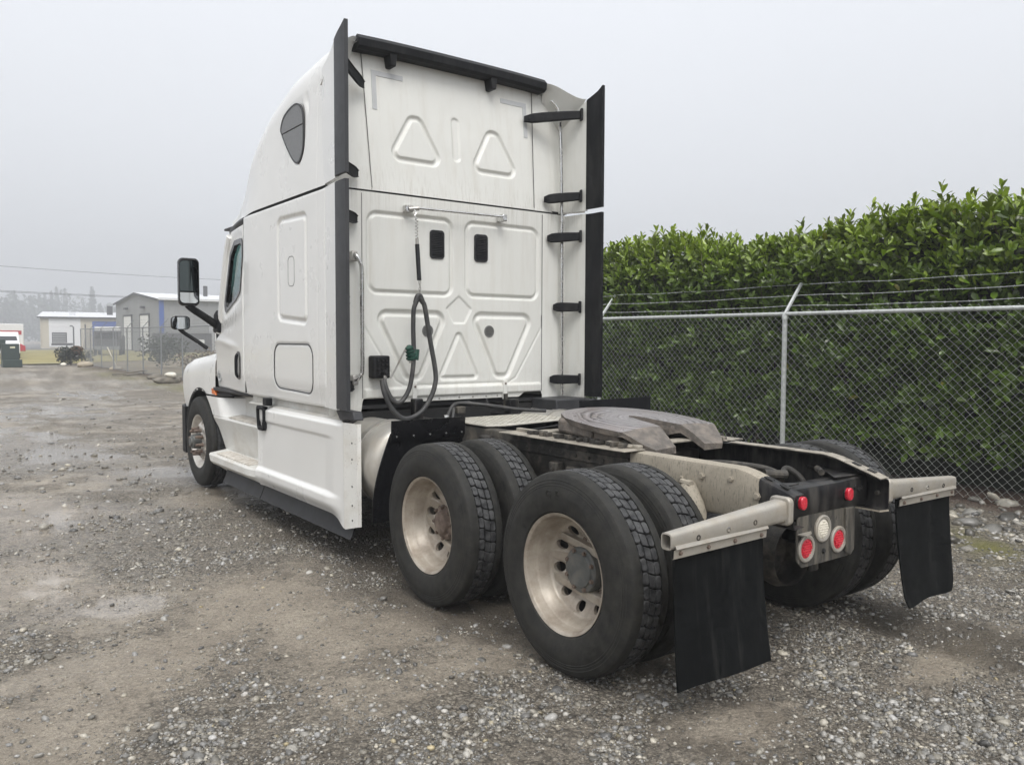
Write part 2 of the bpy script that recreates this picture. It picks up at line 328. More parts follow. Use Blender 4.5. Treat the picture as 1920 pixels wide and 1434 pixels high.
def npmesh(name, V, F, mat, parent=None, smooth=True, attr=None, sharp=None):   # F: (n,3) or (n,4) int array
    V = np.asarray(V, np.float32); F = np.asarray(F, np.int32); k = F.shape[1]
    me = bpy.data.meshes.new(name); me.vertices.add(len(V)); me.vertices.foreach_set('co', V.ravel())
    me.loops.add(F.size); me.loops.foreach_set('vertex_index', F.ravel()); me.polygons.add(len(F))
    me.polygons.foreach_set('loop_start', np.arange(0, F.size, k, dtype=np.int32)); me.polygons.foreach_set('loop_total', np.full(len(F), k, np.int32))
    if smooth: me.polygons.foreach_set('use_smooth', np.ones(len(F), bool))
    me.update(calc_edges=True)
    if sharp: me.set_sharp_from_angle(angle=rad(sharp))
    for an, (typ, dat) in (attr or {}).items():
        a = me.attributes.new(an, typ, 'POINT'); a.data.foreach_set('color' if 'COLOR' in typ else 'value', np.asarray(dat, np.float32).ravel())
    return link(name, me, mat, parent)
def gridsurf(name, P, mat, parent, keep=None, attr=None, flip=False, sharp=None):   # P (m,n,3)
    m, n = P.shape[:2]; I = np.arange(m*n).reshape(m, n)
    F = np.stack([I[:-1, :-1], I[1:, :-1], I[1:, 1:], I[:-1, 1:]], -1)
    if flip: F = F[..., ::-1]
    F = F.reshape(-1, 4)
    if keep is not None: F = F[keep.ravel()]
    return npmesh(name, P.reshape(-1, 3), F, mat, parent, True, attr, sharp)
def thing(name, label, cat, loc=(0, 0, 0), group=None):
    o = bpy.data.objects.new(name, None); COL.objects.link(o); o.location = loc; o.empty_display_size = 0.2
    return tag(o, label, cat, group)
def tag(o, label, cat, group=None):
    o['label'] = label; o['category'] = cat
    if group: o['group'] = group
    return o
def kind(o, k): o['kind'] = k; return o

# ================================================================== the truck (origin: ground under the rearmost axle, +Y forward)
TR = thing('semi_truck', 'white sleeper-cab semi truck tractor parked without a trailer, seen from behind left', 'truck')
BOLTS = {}
def bolt(loc, d, r, mat, parent, name='bolt', h=0.6):
    key = (name, mat, h)
    if key not in BOLTS:
        b = MB().lathe([(-0.4, 1.25), (0.12, 1.25), (0.14, 0.98), (h, 0.98), (h+0.12, 0.8)], 6, axis='z', cap0=True, cap1=True)
        me = b.mesh(name, 25); me.materials.append(MATS[mat]); BOLTS[key] = me
    o = bpy.data.objects.new(name, BOLTS[key]); COL.objects.link(o); o.parent = parent
    o.location = loc; o.scale = (r, r, r); o.rotation_euler = Vector(d).to_track_quat('Z', 'Y').to_euler(); return o
def mirror_copy(o):            # the same part on the passenger side
    c = o.copy(); COL.objects.link(c); c.parent = o.parent if not o.parent or o.parent is TR else o.parent
    c.scale = (-1, 1, 1); return c

# ---------------- cab side surfaces
def Sx(y, z):                  # half width of the cab side
    y = np.asarray(y, float); z = np.asarray(z, float)
    return 1.205-0.115*sstep(4.5, 6.1, y)-0.035*sstep(2.0, 2.9, z)*sstep(4.4, 5.4, y)-0.02*sstep(1.35, 1.15, z)+0.012*sstep(1.45, 1.66, z)*sstep(1.9, 1.66, z)*sstep(4.8, 5.5, y)
def sidepanel(name, y0, y1f, z0, z1, step, mat, fn=None, keepfn=None):
    nz = int((z1-z0)/step)+1; Zs = np.linspace(z0, z1, nz); ny = int((np.max(y1f(Zs))-y0)/step)+1
    U = np.linspace(0, 1, ny); Z = np.repeat(Zs[:, None], ny, 1); Y = y0+U[None]*(y1f(Z)-y0)
    X = Sx(Y, Z)-(fn(Y, Z) if fn else 0)
    e = np.minimum(np.minimum(Y-y0, y1f(Z)-Y), np.minimum(Z-z0, z1-Z)); X = X-0.018*(1-sstep(0, 0.013, e))
    keep = None
    if keepfn: keep = keepfn((Y[:-1, :-1]+Y[1:, 1:])/2, (Z[:-1, :-1]+Z[1:, 1:])/2)
    return gridsurf(name, np.stack([-X, Y, Z], -1), mat, TR, keep)
P_tall = [(3.82, 2.72), (3.15, 2.70), (3.15, 1.78), (3.82, 1.83)]
P_hatch = [(3.92, 1.635), (3.07, 1.635), (3.07, 1.235), (3.92, 1.255)]
def sleeper_emb(Y, Z):
    d = channel(sdround(Y, Z, P_tall, 0.09), 0.06, 0.016, 0.022)
    h = sdround(Y, Z, P_hatch, 0.12); d += groove(h, 0.007, 0.012)+0.005*sstep(0.02, -0.03, h)
    d += groove(Y-2.955, 0.008, 0.004)
    return d
sp = sidepanel('sleeper_side_panel', 2.80, lambda z: 4.735+0*z, 1.145, 2.832, 0.011, 'white', sleeper_emb)
mirror_copy(sp)
hl = roundpoly(P_hatch, 0.12, 7); MB().tube([(-(float(Sx(a, b))-0.0035), a, b) for a, b in hl], 0.0042, 6, closed=True).build('hatch_seam', 'rubber_trim', TR)
sl = roundpoly([(3.565, 2.365), (3.43, 2.36), (3.43, 2.115), (3.565, 2.12)], 0.045, 6); MB().tube([(-(float(Sx(a, b))-0.002), a, b) for a, b in sl], 0.0045, 6, closed=True).build('grip_slot', 'vent_grey', TR)
for yy in (4.7415,): MB().box(-1.185, -1.15, yy-0.006, yy+0.006, 1.16, 2.79).build('door_seam', 'dark_void', TR)
WIN = [(5.20, 2.645), (4.825, 2.635), (4.80, 2.47), (4.885, 2.14), (5.06, 2.07), (5.54, 1.955), (5.575, 2.04), (5.39, 2.54)]
def door_front(z): return np.interp(z, [1.15, 1.62, 1.72, 2.0, 2.52, 2.79], [5.97, 5.97, 5.80, 5.70, 5.53, 5.36])
def door_emb(Y, Z):
    w = sdround(Y, Z, WIN, 0.06); d = 0.012*sstep(0.10, 0.02, w)
    zc = 1.60+0.06*sstep(4.9, 5.9, Y)
    d += -0.010*np.exp(-((Z-zc)/0.035)**2)*sstep(4.85, 5.3, Y)
    return d
dp = sidepanel('door', 4.748, door_front, 1.15, 2.775, 0.012, 'white', door_emb, lambda Y, Z: sdround(Y, Z, WIN, 0.06) > -0.004)
dpr = mirror_copy(dp)
def side_loop(poly, off): return [(-(float(Sx(a, b))+off), a, b) for a, b in poly]
def window_parts(owner, sgn):
    po = roundpoly(WIN, 0.06, 6); c = np.mean(np.array(po), 0)
    outer = [tuple(c+(np.array(p)-c)*1.045) for p in po]; inn = [tuple(c+(np.array(p)-c)*0.90) for p in po]
    b = MB(); n = len(po); V = []
    for ring_, off in ((outer, -0.004), (outer, 0.007), (inn, 0.002), (inn, -0.035)):
        V += [(sgn*-1*q[0] if sgn > 0 else q[0], q[1], q[2]) for q in side_loop(ring_, off-0.010)]
    F = [(i*n+k, i*n+(k+1) % n, (i+1)*n+(k+1) % n, (i+1)*n+k) for i in range(3) for k in range(n)]
    b.add(V, F).build('window_frame', 'gloss_black', owner)
    g = MB(); L = side_loop([tuple(c+(np.array(p)-c)*0.93) for p in po], -0.038); L = [(-q[0] if sgn > 0 else q[0], q[1], q[2]) for q in L]
    g.add(L, [tuple(range(len(L)))]).build('window_pane', 'glass', owner, smooth=0)
window_parts(dp, -1)
def door_bits(owner):
    # handle: black oval recess with a bar
    c = np.array([4.935, 1.417]); o = MB(); n = 28
    P = roundpoly([(4.86, 1.555), (5.005, 1.555), (5.005, 1.28), (4.86, 1.28)], 0.068, 6)
    rings = []
    for sc, off in ((1.0, -0.002), (1.0, 0.010), (0.78, 0.012), (0.70, -0.02), (0.0, -0.022)):
        rings.append([(-(float(Sx(*(c+(np.array(p)-c)*sc)))+off), *(c+(np.array(p)-c)*sc)) for p in P])
    m = len(P); o.add([q for r in rings for q in r], [(i*m+k, i*m+(k+1) % m, (i+1)*m+(k+1) % m, (i+1)*m+k) for i in range(4) for k in range(m)])
    o.build('door_handle', 'gloss_black', owner)
    x = -float(Sx(4.9, 1.42))
    MB().tube(crom([(x+0.005, 4.965, 1.53), (x-0.014, 4.965, 1.50), (x-0.016, 4.965, 1.40), (x-0.014, 4.96, 1.33), (x+0.004, 4.96, 1.30)], 5), 0.014, 8).build('handle_bar', 'black', owner)
    # round emblem
    x = -float(Sx(5.86, 1.28)); e = MB()
    e.lathe([(0.004, 0.062), (-0.003, 0.062), (-0.005, 0.055), (-0.003, 0.052), (-0.003, 0.0005)], 32, (x-0.002, 5.85, 1.28)); e.build('round_badge', 'tape', owner)
    for dz in (-0.018, 0.0, 0.018): MB().box(x-0.008, x-0.003, 5.815, 5.885, 1.276+dz, 1.284+dz).build('badge_bar', 'vent_grey', owner)
door_bits(dp)
# dark trim over the door
b = MB(); rows = []
for t in np.linspace(0, 1, 14):
    y = lerp(4.74, 5.42, t); ztop = 2.832-0.03*t**2; zb = 2.782-0.05*t**3
    rows.append([(-(float(Sx(y, 2.8))-0.006), y, zb), (-(float(Sx(y, 2.8))+0.004), y, (zb+ztop)/2), (-(float(Sx(y, 2.8))-0.002), y, ztop)])
o = b.sheet(rows, 0.02, (1, 0, 0)).build('door_top_trim', 'rubber_trim', TR); mirror_copy(o)
# cab inside walls: keep the light out, floor, firewall
MB().box(-1.10, 1.10, 2.84, 2.86, 1.2, 2.80).build('inner_rear_wall', 'interior', TR)
MB().box(-1.12, 1.12, 2.84, 6.0, 1.12, 1.15).build('cab_floor', 'interior', TR)
MB().box(-1.10, 1.10, 2.84, 5.6, 2.80, 2.82).build('cab_ceiling', 'interior', TR)
MB().box(-1.13, 1.13, 4.40, 4.42, 1.16, 2.79).build('sleeper_curtain', 'interior', TR)
b = MB(); b.box(-0.85, -0.35, 4.6, 5.1, 1.5, 1.68).box(-0.85, -0.35, 4.52, 4.68, 1.6, 2.35); b.build('driver_seat', 'interior', TR, bevel=0.04)
b = MB(); b.box(0.35, 0.85, 4.6, 5.1, 1.5, 1.68).box(0.35, 0.85, 4.52, 4.68, 1.6, 2.35); b.build('passenger_seat', 'interior', TR, bevel=0.04)
MB().box(-1.05, 1.05, 5.55, 5.95, 1.3, 1.82).build('dashboard', 'interior', TR, bevel=0.04)
# A pillars and windscreen
rows = []
for t in np.linspace(0, 1, 8):
    y = lerp(5.36, 6.02, t); z = lerp(2.80, 1.74, t); rows.append([(x, y+0.16*(1-(x/1.04)**2), z) for x in np.linspace(-1.04, 1.04, 13)])
MB().sheet(rows).build('windscreen', 'glass', TR)
pp = [(-(1.085), y, z) for y, z in ((5.40, 2.72), (5.53, 2.50), (5.70, 2.0), (5.80, 1.74))]
o = MB().tube(crom(pp, 6), 0.055, 10).build('windscreen_pillar', 'white', TR); mirror_copy(o)

# ---------------- roof fairing
ZS = 2.848
def roof_w(y): return 1.203-0.20*sstep(4.3, 5.75, y)
def roof_t(y): return np.interp(y, [2.78, 3.1, 3.55, 4.05, 4.6, 5.0, 5.3, 5.5, 5.68], [3.93, 3.905, 3.86, 3.72, 3.46, 3.23, 3.03, 2.93, 2.858])
Yr = np.concatenate([np.linspace(2.80, 4.4, 190), np.linspace(4.41, 5.68, 60)])
nt_ = 130; rows = []
RW = [tuple(q) for q in crom([np.array(q) for q in ((3.735, 3.46), (3.64, 3.555), (3.40, 3.60), (3.25, 3.53), (3.222, 3.36), (3.24, 3.19), (3.33, 3.098), (3.44, 3.125), (3.59, 3.26), (3.70, 3.39))], 5, True)]
zt_s = np.convolve(np.pad(roof_t(Yr), 8, 'edge'), np.ones(17)/17, 'valid')
for y, zt in zip(Yr, zt_s):
    w = float(roof_w(y)); R = min(0.38, (zt-ZS)*0.9+0.02); zc = zt+0.055-R
    pts = []
    ns = 75
    for t in np.linspace(0, 1, ns): pts.append((w-0.02*t, ZS+(max(zc, ZS)-ZS)*t))
    for t in np.linspace(0, PI/2, 30)[1:]: pts.append((w-0.02-R*1.15*(1-max(0.0, math.cos(t))**0.62), max(zc, ZS)+R*math.sin(t)**0.62))
    xe, ze = pts[-1]
    for t in np.linspace(0, 1, 27)[1:]: pts.append((xe*(1-t), ze+0.03*math.sin(t*PI/2)))
    rows.append(pts[:nt_])
A = np.array(rows)                                   # (ny, nt, 2) half section
Yg = np.repeat(Yr[:, None], A.shape[1], 1)
sdw = sdpoly(Yg, A[..., 1], RW)
emb = 0.016*np.exp(-((sdw-0.075)/0.028)**2)*sstep(3.42, 3.6, A[..., 1])+0.010*sstep(0.012, -0.002, sdw)+0.004*np.exp(-((Yg-2.96)/0.008)**2)
side = (np.arange(A.shape[1]) < 75)[None, :]
X = A[..., 0]-emb*side
L_ = np.stack([-X, Yg, A[..., 1]], -1); R_ = np.stack([X, Yg, A[..., 1]], -1)[:, ::-1][:, 1:]
gridsurf('roof_fairing', np.concatenate([L_, R_], 1), 'white', TR)
def roof_x(y): return float(roof_w(y))-0.012
pw = RW; cw = np.mean(np.array(pw), 0)
def cut_poly(poly, a, c, sgn):    # clip polygon by line z = a*y + c
    out = []; n = len(poly)
    for i in range(n):
        p, q = poly[i], poly[(i+1) % n]; dp_, dq_ = sgn*(p[1]-a*p[0]-c), sgn*(q[1]-a*q[0]-c)
        if dp_ >= 0: out.append(p)
        if dp_*dq_ < 0: t = dp_/(dp_-dq_); out.append((lerp(p[0], q[0], t), lerp(p[1], q[1], t)))
    return out
for sg in (-1, 1):
    fr_o = [tuple(cw+(np.array(p)-cw)*0.97) for p in pw]; fr_i = [tuple(cw+(np.array(p)-cw)*0.915) for p in pw]
    b = MB(); b.ring(fr_o, fr_i, 'yz', sg*1.185, sg*1.199); fo = b.build('roof_window_seal', 'rubber_trim', TR)
    for s2 in (1, -1):
        po = cut_poly([tuple(cw+(np.array(p)-cw)*0.92) for p in pw], 0.0, 3.40+s2*0.006, s2)
        MB().prism(po, 'yz', sg*1.180, sg*1.196).build('roof_window_panel', 'grey_insert', fo)
# roof bottom lip (dark line between roof and cab)
b = MB(); rows = []
for y in np.linspace(2.82, 5.45, 40): rows.append([(-(min(float(roof_w(y)), float(Sx(y, 2.83)))-0.012), y, z) for z in (2.825, 2.855)])
o = b.sheet(rows).build('roof_seam', 'dark_void', TR); mirror_copy(o)

# ---------------- rear wall of the sleeper, lower half, with pressed panels
YB = 2.79
xs = np.linspace(-1.185, 1.185, 330); zs = np.linspace(1.078, 2.835, 250)
X, Z = np.meshgrid(xs, zs); D = np.zeros_like(X); AX = np.abs(X)
D += channel(sdround(AX, Z, [(0.052, 2.70), (0.052, 2.028), (0.872, 2.028), (0.872, 2.70)], 0.10), 0.052, 0.020, 0.024)
D += channel(sdpoly(AX, Z, [(0.228, 1.832), (0.688, 1.832), (0.475, 1.418), (0.425, 1.418)])-0.092, 0.064, 0.024, 0.026)
D += channel(sdpoly(X, Z, [(0, 1.70), (0.16, 1.372), (-0.16, 1.372)])-0.045, 0.052, 0.016, 0.020)
D += 0.010*sstep(0.004, -0.012, sdround(X, Z, [(0, 2.055), (0.135, 1.94), (0.06, 1.812), (-0.06, 1.812), (-0.135, 1.94)], 0.02))
D += groove(sdpoly(AX, Z, [(-1, 2.3), (-1, 1.30), (0.53, 1.30), (0.61, 1.345), (0.905, 1.80), (0.905, 2.3)]), 0.008, 0.007)*(Z < 1.9)
D += groove(AX-0.905, 0.006, 0.006)
D += -0.022*sstep(1.292, 1.272, Z)*sstep(0.90, 0.88, AX)+0.018*sstep(1.215, 1.200, Z)*sstep(0.90, 0.88, AX)
D += 0.012*sstep(0.96, 1.18, AX)**2
bot = np.where(AX > 0.93, 1.06, np.where((AX > 0.70) & (AX < 0.90), 1.205-0.0*AX, 1.166))
bot = np.where((AX >= 0.90) & (AX <= 0.93), 1.06+(0.93-AX)/0.03*0.145, bot); bot = np.where((AX >= 0.64) & (AX <= 0.70), 1.166+(AX-0.64)/0.06*0.039, bot)
cx_ = (X[:-1, :-1]+X[1:, 1:])/2; cz_ = (Z[:-1, :-1]+Z[1:, 1:])/2
Zb = np.maximum(Z, bot)          # pull the lower edge up to its outline
keep = (np.maximum(Z, 0)[1:, :-1] > (bot[1:, :-1]))
gridsurf('rear_wall', np.stack([X, YB+D, Zb], -1), 'white_rear', TR, keep, flip=True)
for sg in (-1, 1): MB().box(sg*0.905-0.0014, sg*0.905+0.0014, YB-0.002, YB+0.012, 1.21, 2.82).build('panel_seam', 'vent_grey', TR)
for sg in (-1, 1):      # small windows with black louvres, vents
    poly = roundpoly([(sg*0.285, 2.578), (sg*0.158, 2.578), (sg*0.158, 2.355), (sg*0.285, 2.355)], 0.028, 5); c = np.mean(np.array(poly), 0)
    b = MB(); b.ring([tuple(c+(np.array(p)-c)*np.array([1.10, 1.06])) for p in poly], [tuple(c+(np.array(p)-c)*np.array([0.86, 0.92])) for p in poly], 'xz', YB-0.010, YB+0.012)
    fo = b.build('rear_window', 'gloss_black', TR)
    MB().prism([tuple(c+(np.array(p)-c)*0.95) for p in poly], 'xz', YB-0.003, YB+0.004).build('pane', 'gloss_black', fo)
    for k in range(14):
        z = 2.372+k*0.0147; MB().obox((c[0], YB-0.006, z), (0.052, 0, 0), (0, 0.004, -0.002), (0, 0.001, 0.0045)).build('louvre', 'black', fo)
    b = MB(); b.lathe([(0.004, 0.052), (-0.005, 0.052), (-0.007, 0.046), (-0.002, 0.044), (-0.002, 0.040)], 28, (sg*0.312, YB, 1.75), 'y'); fo = b.build('vent_ring', 'vent_grey', TR)
    MB().lathe([(0.0, 0.044), (0.0, 0.0005)], 28, (sg*0.312, YB-0.001, 1.75), 'y').build('vent_mesh', 'hub_grey', fo)
    for k in range(5):
        z = 1.722+k*0.014; hw = math.sqrt(max(0.0004, 0.042**2-(z-1.75)**2)); MB().box(sg*0.312-hw, sg*0.312+hw, YB-0.006, YB-0.001, z-0.002, z+0.002).build('vent_slat', 'vent_grey', fo)
# upper rear panel, leaning slightly forward
xs = np.linspace(-1.185, 1.185, 300); zs = np.linspace(2.850, 4.0, 160); X, Z = np.meshgrid(xs, zs); AX = np.abs(X)
def lean(z): return YB+0.095*(z-2.84)
D = channel(sdpoly(AX, Z, [(0.400, 3.425), (0.540, 3.187), (0.250, 3.187), (0.380, 3.425)])-0.087, 0.058, 0.020, 0.022)
D += 0.012*sstep(0.004, -0.014, sdround(X, Z, [(-0.04, 3.555), (0.04, 3.555), (0.04, 3.18), (-0.04, 3.18)], 0.039))
D += groove(AX-0.812-0.038*(Z-2.84), 0.006, 0.006)+0.02*sstep(0.92, 1.18, AX)**2+0.004*sstep(0.80, 0.83, AX)
top = 4.0-0.34*sstep(0.80, 1.20, AX)**1.5
gridsurf('upper_rear_wall', np.stack([X, lean(Z)+D, np.minimum(Z, top)], -1), 'white_rear', TR, flip=True)
for sg in (-1, 1): MB().obox((sg*0.832, lean(3.40)+0.003, 3.40), (0.0014, 0, 0), (0, 0.006, 0), (sg*0.02, 0.0505, 0.53)).build('panel_seam', 'vent_grey', TR)
b = MB().box(-1.1, 1.1, YB+0.008, YB+0.03, 2.825, 2.862); b.build('rear_seam', 'dark_void', TR)
for sg in (-1, 1):      # corner marks of reflective tape
    b = MB(); z1, z0 = 3.812, 3.772; xo, xi = sg*0.775, sg*0.735
    P = [(xo, z1), (sg*0.49, z1), (sg*0.49, z0), (xi, z0), (xi, 3.50), (xo, 3.50)]
    V = [(x, lean(z)-0.004, z) for x, z in P]+[(x, lean(z)+0.01, z) for x, z in P]; n = 6
    b.add(V, [tuple(range(n)), tuple(range(2*n-1, n-1, -1))]+[(i, i+n, (i+1) % n+n, (i+1) % n) for i in range(n)]).build('reflective_tape', 'tape', TR, smooth=0)
# black trailing-edge bar along the roof with its two brackets
b = MB(); pr = [(2.86, 4.025), (2.80, 4.045), (2.765, 4.01), (2.770, 3.955), (2.80, 3.935), (2.90, 3.935)]
rows = []
for x in np.linspace(-0.93, 0.93, 24):
    cz = -0.012*abs(x/0.93)**3; rows.append([(x, y, z+cz) for y, z in pr]+[(x, pr[0][0], pr[0][1]+cz)])
b.sheet(rows); n = 7; m = 24; b.f += [tuple(range(n-1)), tuple((m-1)*n+k for k in range(n-1))[::-1]]
tb = b.build('roof_edge_bar', 'black', TR, 30)
for x in (-0.62, 0.36):
    MB().prism([(x-0.035, 3.95), (x+0.035, 3.95), (x+0.022, 3.845), (x-0.022, 3.845)], 'xz', 2.785, 2.90).build('bar_bracket', 'black', tb, bevel=0.008)
# roof rear corner caps that join roof and side fairings
for sg in (-1, 1):
    rows = []
    for t in np.linspace(0, 1, 12):
        k = float(sstep(0, 1, t)); x = lerp(0.935, 1.212, t)
        rows.append([(sg*x, lerp(2.80, 2.55, t), 4.005-0.15*k), (sg*(x+0.004), lerp(2.82, 2.60, t), 3.985-0.17*k), (sg*lerp(0.95, 1.207, t), lerp(2.85, 2.72, t), 3.93-0.22*k), (sg*lerp(0.96, 1.20, t), 2.88, 3.86-0.24*k)])
    MB().sheet(rows, 0.012, (0, 0.5, -0.6)).build('roof_corner_cap', 'white' if sg < 0 else 'white_rear', TR)

# ---------------- side extenders with black trailing strips
def extender(sg):
    for nm, z0, z1f in (('upper', 2.856, None), ('lower', 1.15, 2.828)):
        rows = []
        for t in np.linspace(0, 1, 10):
            y = lerp(2.86, 2.545, t); x = sg*lerp(1.196, 1.238, t)
            zt = z1f if z1f else float(np.interp(y, [2.35, 2.545, 2.70, 2.86], [3.92, 3.84, 3.77, 3.73]))
            rows.append([(x, y, z) for z in np.linspace(z0, zt, 12)])
        so = MB().sheet(rows, 0.022, (-sg, 0, 0)).build('side_extender', 'white' if sg < 0 else 'white_rear', TR)
        rows = []
        for t in np.linspace(0, 1, 7):
            y = lerp(2.543, 2.345, t); x = sg*(lerp(1.242, 1.252, t)+0.006*math.sin(t*PI))
            zt = z1f-0.006 if z1f else float(np.interp(y, [2.345, 2.40, 2.545], [3.935, 3.90, 3.845]))
            rows.append([(x, y, z) for z in np.linspace(z0+0.012, zt, 14)])
        MB().sheet(rows, 0.03, (-sg, 0, 0)).build('rubber_edge', 'rubber_trim' if sg < 0 else 'black', so, 30)
    # inner corner pipe
for sg in (-1, 1): extender(sg)
MB().tube(crom([(1.00, 2.80, 3.86), (1.075, 2.78, 3.78), (1.085, 2.76, 3.60), (1.095, 2.745, 2.9), (1.108, 2.74, 1.16)], 8), 0.0155, 10).build('corner_pipe', 'chrome', TR)
MB().tube([(1.10, 2.74, 2.842), (1.22, 2.56, 2.845)], 0.007, 6).build('corner_rod', 'chrome', TR)
def strap(p, q, w0, w1, mat='black'):          # flat black bracket from the rear wall to the extender
    p, q = Vector(p), Vector(q); d = (q-p); L = d.length; d.normalize(); upv = Vector((0, 0, 1)); nrm = d.cross(upv).normalized()
    b = MB(); rows = []
    for t in np.linspace(0, 1, 9):
        c = p+d*L*t+nrm*(0.012*math.sin(t*PI)); w = lerp(w0, w1, t)*(0.55, 0.92, 1.0, 1.0, 1.0, 0.98, 0.95, 0.92, 0.90)[int(round(t*8))]
        rows.append([tuple(c-upv*w), tuple(c-upv*w*0.78+nrm*0.008), tuple(c+nrm*0.008), tuple(c+upv*w*0.78+nrm*0.008), tuple(c+upv*w)])
    o = b.sheet(rows, 0.022, tuple(-nrm)).build('extender_bracket', mat, TR, 40)
    bolt(p+d*0.04+nrm*0.010, nrm, 0.011, 'black', o)
    e = MB(); e.obox(q-d*0.012, d*0.012, upv*(w1*1.35), nrm*0.026); e.build('bracket_foot', mat, o, bevel=0.006)
    return o
for z0, z1, x0, dy in ((3.66, 3.72, 0.72, 0.06), (2.955, 2.99, 0.905, 0), (2.607, 2.625, 0.945, 0), (1.98, 1.98, 1.02, 0), (1.313, 1.316, 0.985, 0)):
    strap((x0, YB-0.02+dy, z0), (1.195, 2.575, z1), 0.044, 0.040)
    strap((-0.87 if z0 > 3.5 else -0.955 if z0 > 2.7 else -x0-0.02, YB-0.02+dy, z0), (-1.195, 2.575, z1+ (0.06 if z0 > 3.5 else 0)), 0.044, 0.040)

# ---------------- fittings on the rear wall
def path(name, pts, r, mat, parent, n=8, k=8): return MB().tube(crom(pts, k), r, n).build(name, mat, parent, 60)
g = path('grab_bar', [(-0.992, 2.775, 2.335), (-0.990, 2.72, 2.325), (-0.965, 2.70, 2.27), (-0.952, 2.70, 2.20), (-0.952, 2.70, 1.9), (-0.952, 2.70, 1.46), (-0.965, 2.705, 1.40), (-0.988, 2.72, 1.365), (-0.990, 2.775, 1.355)], 0.0155, 'chrome', TR)
for z in (2.325, 1.365):
    MB().box(-1.018, -0.965, 2.735, 2.789, z-0.045, z+0.035).build('bar_mount', 'steel', g, bevel=0.01)
    bolt((-0.99, 2.733, z-0.03), (0, -1, 0), 0.009, 'chrome', g)
hb = MB().tube([(-0.46, 2.70, 2.733), (0.40, 2.70, 2.742)], 0.0105, 8).build('hose_rail', 'chrome', TR)
MB().box(-0.545, -0.475, 2.735, 2.787, 2.70, 2.758).build('rail_mount', 'chrome', hb, bevel=0.008)
MB().tube([(-0.51, 2.74, 2.725), (-0.44, 2.70, 2.732)], 0.018, 8).build('rail_clamp', 'steel', hb)
MB().box(0.385, 0.435, 2.69, 2.787, 2.705, 2.765).build('rail_mount', 'chrome', hb, bevel=0.008)
for k in range(4): bolt((-0.54+0.02*k, 2.733, 2.748), (0, -1, 0), 0.006, 'steel', hb)
# tender spring with hook, sleeve and chain
sp_ = MB().tube(crom([(-0.492, 2.69, 2.715), (-0.480, 2.68, 2.69), (-0.497, 2.675, 2.665), (-0.485, 2.67, 2.64)], 6), 0.006, 6).build('spring_hook', 'chrome', TR)
hel = [(-0.486+0.010*math.cos(t), 2.665+0.010*math.sin(t), 2.645-0.0042*t) for t in np.linspace(0, 2*PI*6, 90)]
MB().tube(hel, 0.0035, 5).build('spring_coil', 'chrome', sp_)
MB().cyl((-0.485, 2.66, 2.485), (-0.484, 2.66, 2.44), 0.013).build('spring_collar', 'steel', sp_)
MB().cyl((-0.484, 2.66, 2.438), (-0.474, 2.645, 2.15), 0.0185).build('spring_sleeve', 'gloss_black', sp_)
for k in range(5):
    z = 2.135-k*0.026; a = k*PI/2; c = Vector((-0.472, 2.64, z)); d = Vector((math.cos(a), math.sin(a), 0))*0.009
    ring_ = [tuple(c+d*math.cos(t)+Vector((0, 0, 0.018))*math.sin(t)) for t in np.linspace(0, 2*PI, 12, endpoint=False)]
    MB().tube(ring_, 0.0035, 5, closed=True).build('chain_link', 'steel', sp_)
path('air_hose', [(-0.505, 2.60, 2.008), (-0.535, 2.60, 1.96), (-0.552, 2.60, 1.90), (-0.556, 2.60, 1.75), (-0.557, 2.59, 1.56), (-0.572, 2.585, 1.42), (-0.605, 2.585, 1.28), (-0.675, 2.59, 1.185), (-0.74, 2.60, 1.20), (-0.785, 2.62, 1.29), (-0.79, 2.65, 1.36)], 0.0185, 'hose', TR, 10)
path('air_hose', [(-0.505, 2.60, 2.008), (-0.475, 2.60, 1.98), (-0.448, 2.60, 1.93), (-0.41, 2.59, 1.69), (-0.365, 2.58, 1.43), (-0.372, 2.57, 1.32), (-0.42, 2.57, 1.20), (-0.515, 2.57, 1.09), (-0.65, 2.58, 1.052), (-0.745, 2.60, 1.13), (-0.80, 2.62, 1.25), (-0.81, 2.65, 1.36)], 0.0195, 'hose', TR, 10)
path('hose_loop', [(-0.535, 2.60, 1.965), (-0.515, 2.60, 2.02), (-0.49, 2.60, 2.02), (-0.465, 2.60, 1.965)], 0.021, 'hose', TR, 10)
cb = MB().box(-0.862, -0.712, 2.69, 2.785, 1.368, 1.548).build('connector_box', 'black', TR, bevel=0.014)
for i in range(3):
    for j in range(4): MB().cyl((-0.822+i*0.038, 2.694, 1.405+j*0.036), (-0.822+i*0.038, 2.678, 1.405+j*0.036), 0.012, n=8).build('connector_boss', 'gloss_black', cb)
MB().tube(crom([(-0.79, 2.68, 1.41), (-0.775, 2.65, 1.42), (-0.765, 2.64, 1.39)], 5), 0.016, 8).build('elbow_fitting', 'black', cb)
MB().cyl((-0.782, 2.65, 1.395), (-0.782, 2.65, 1.335), 0.015, n=10).build('fitting', 'chrome', cb)
MB().cyl((-0.782, 2.65, 1.335), (-0.784, 2.65, 1.28), 0.017, n=6).build('fitting', 'steel', cb)
MB().tube([(-0.785+0.016*math.cos(t), 2.65, 1.255+0.016*math.sin(t)) for t in np.linspace(0, 2*PI, 14, endpoint=False)], 0.008, 6, closed=True).build('eye_hook', 'steel', cb)
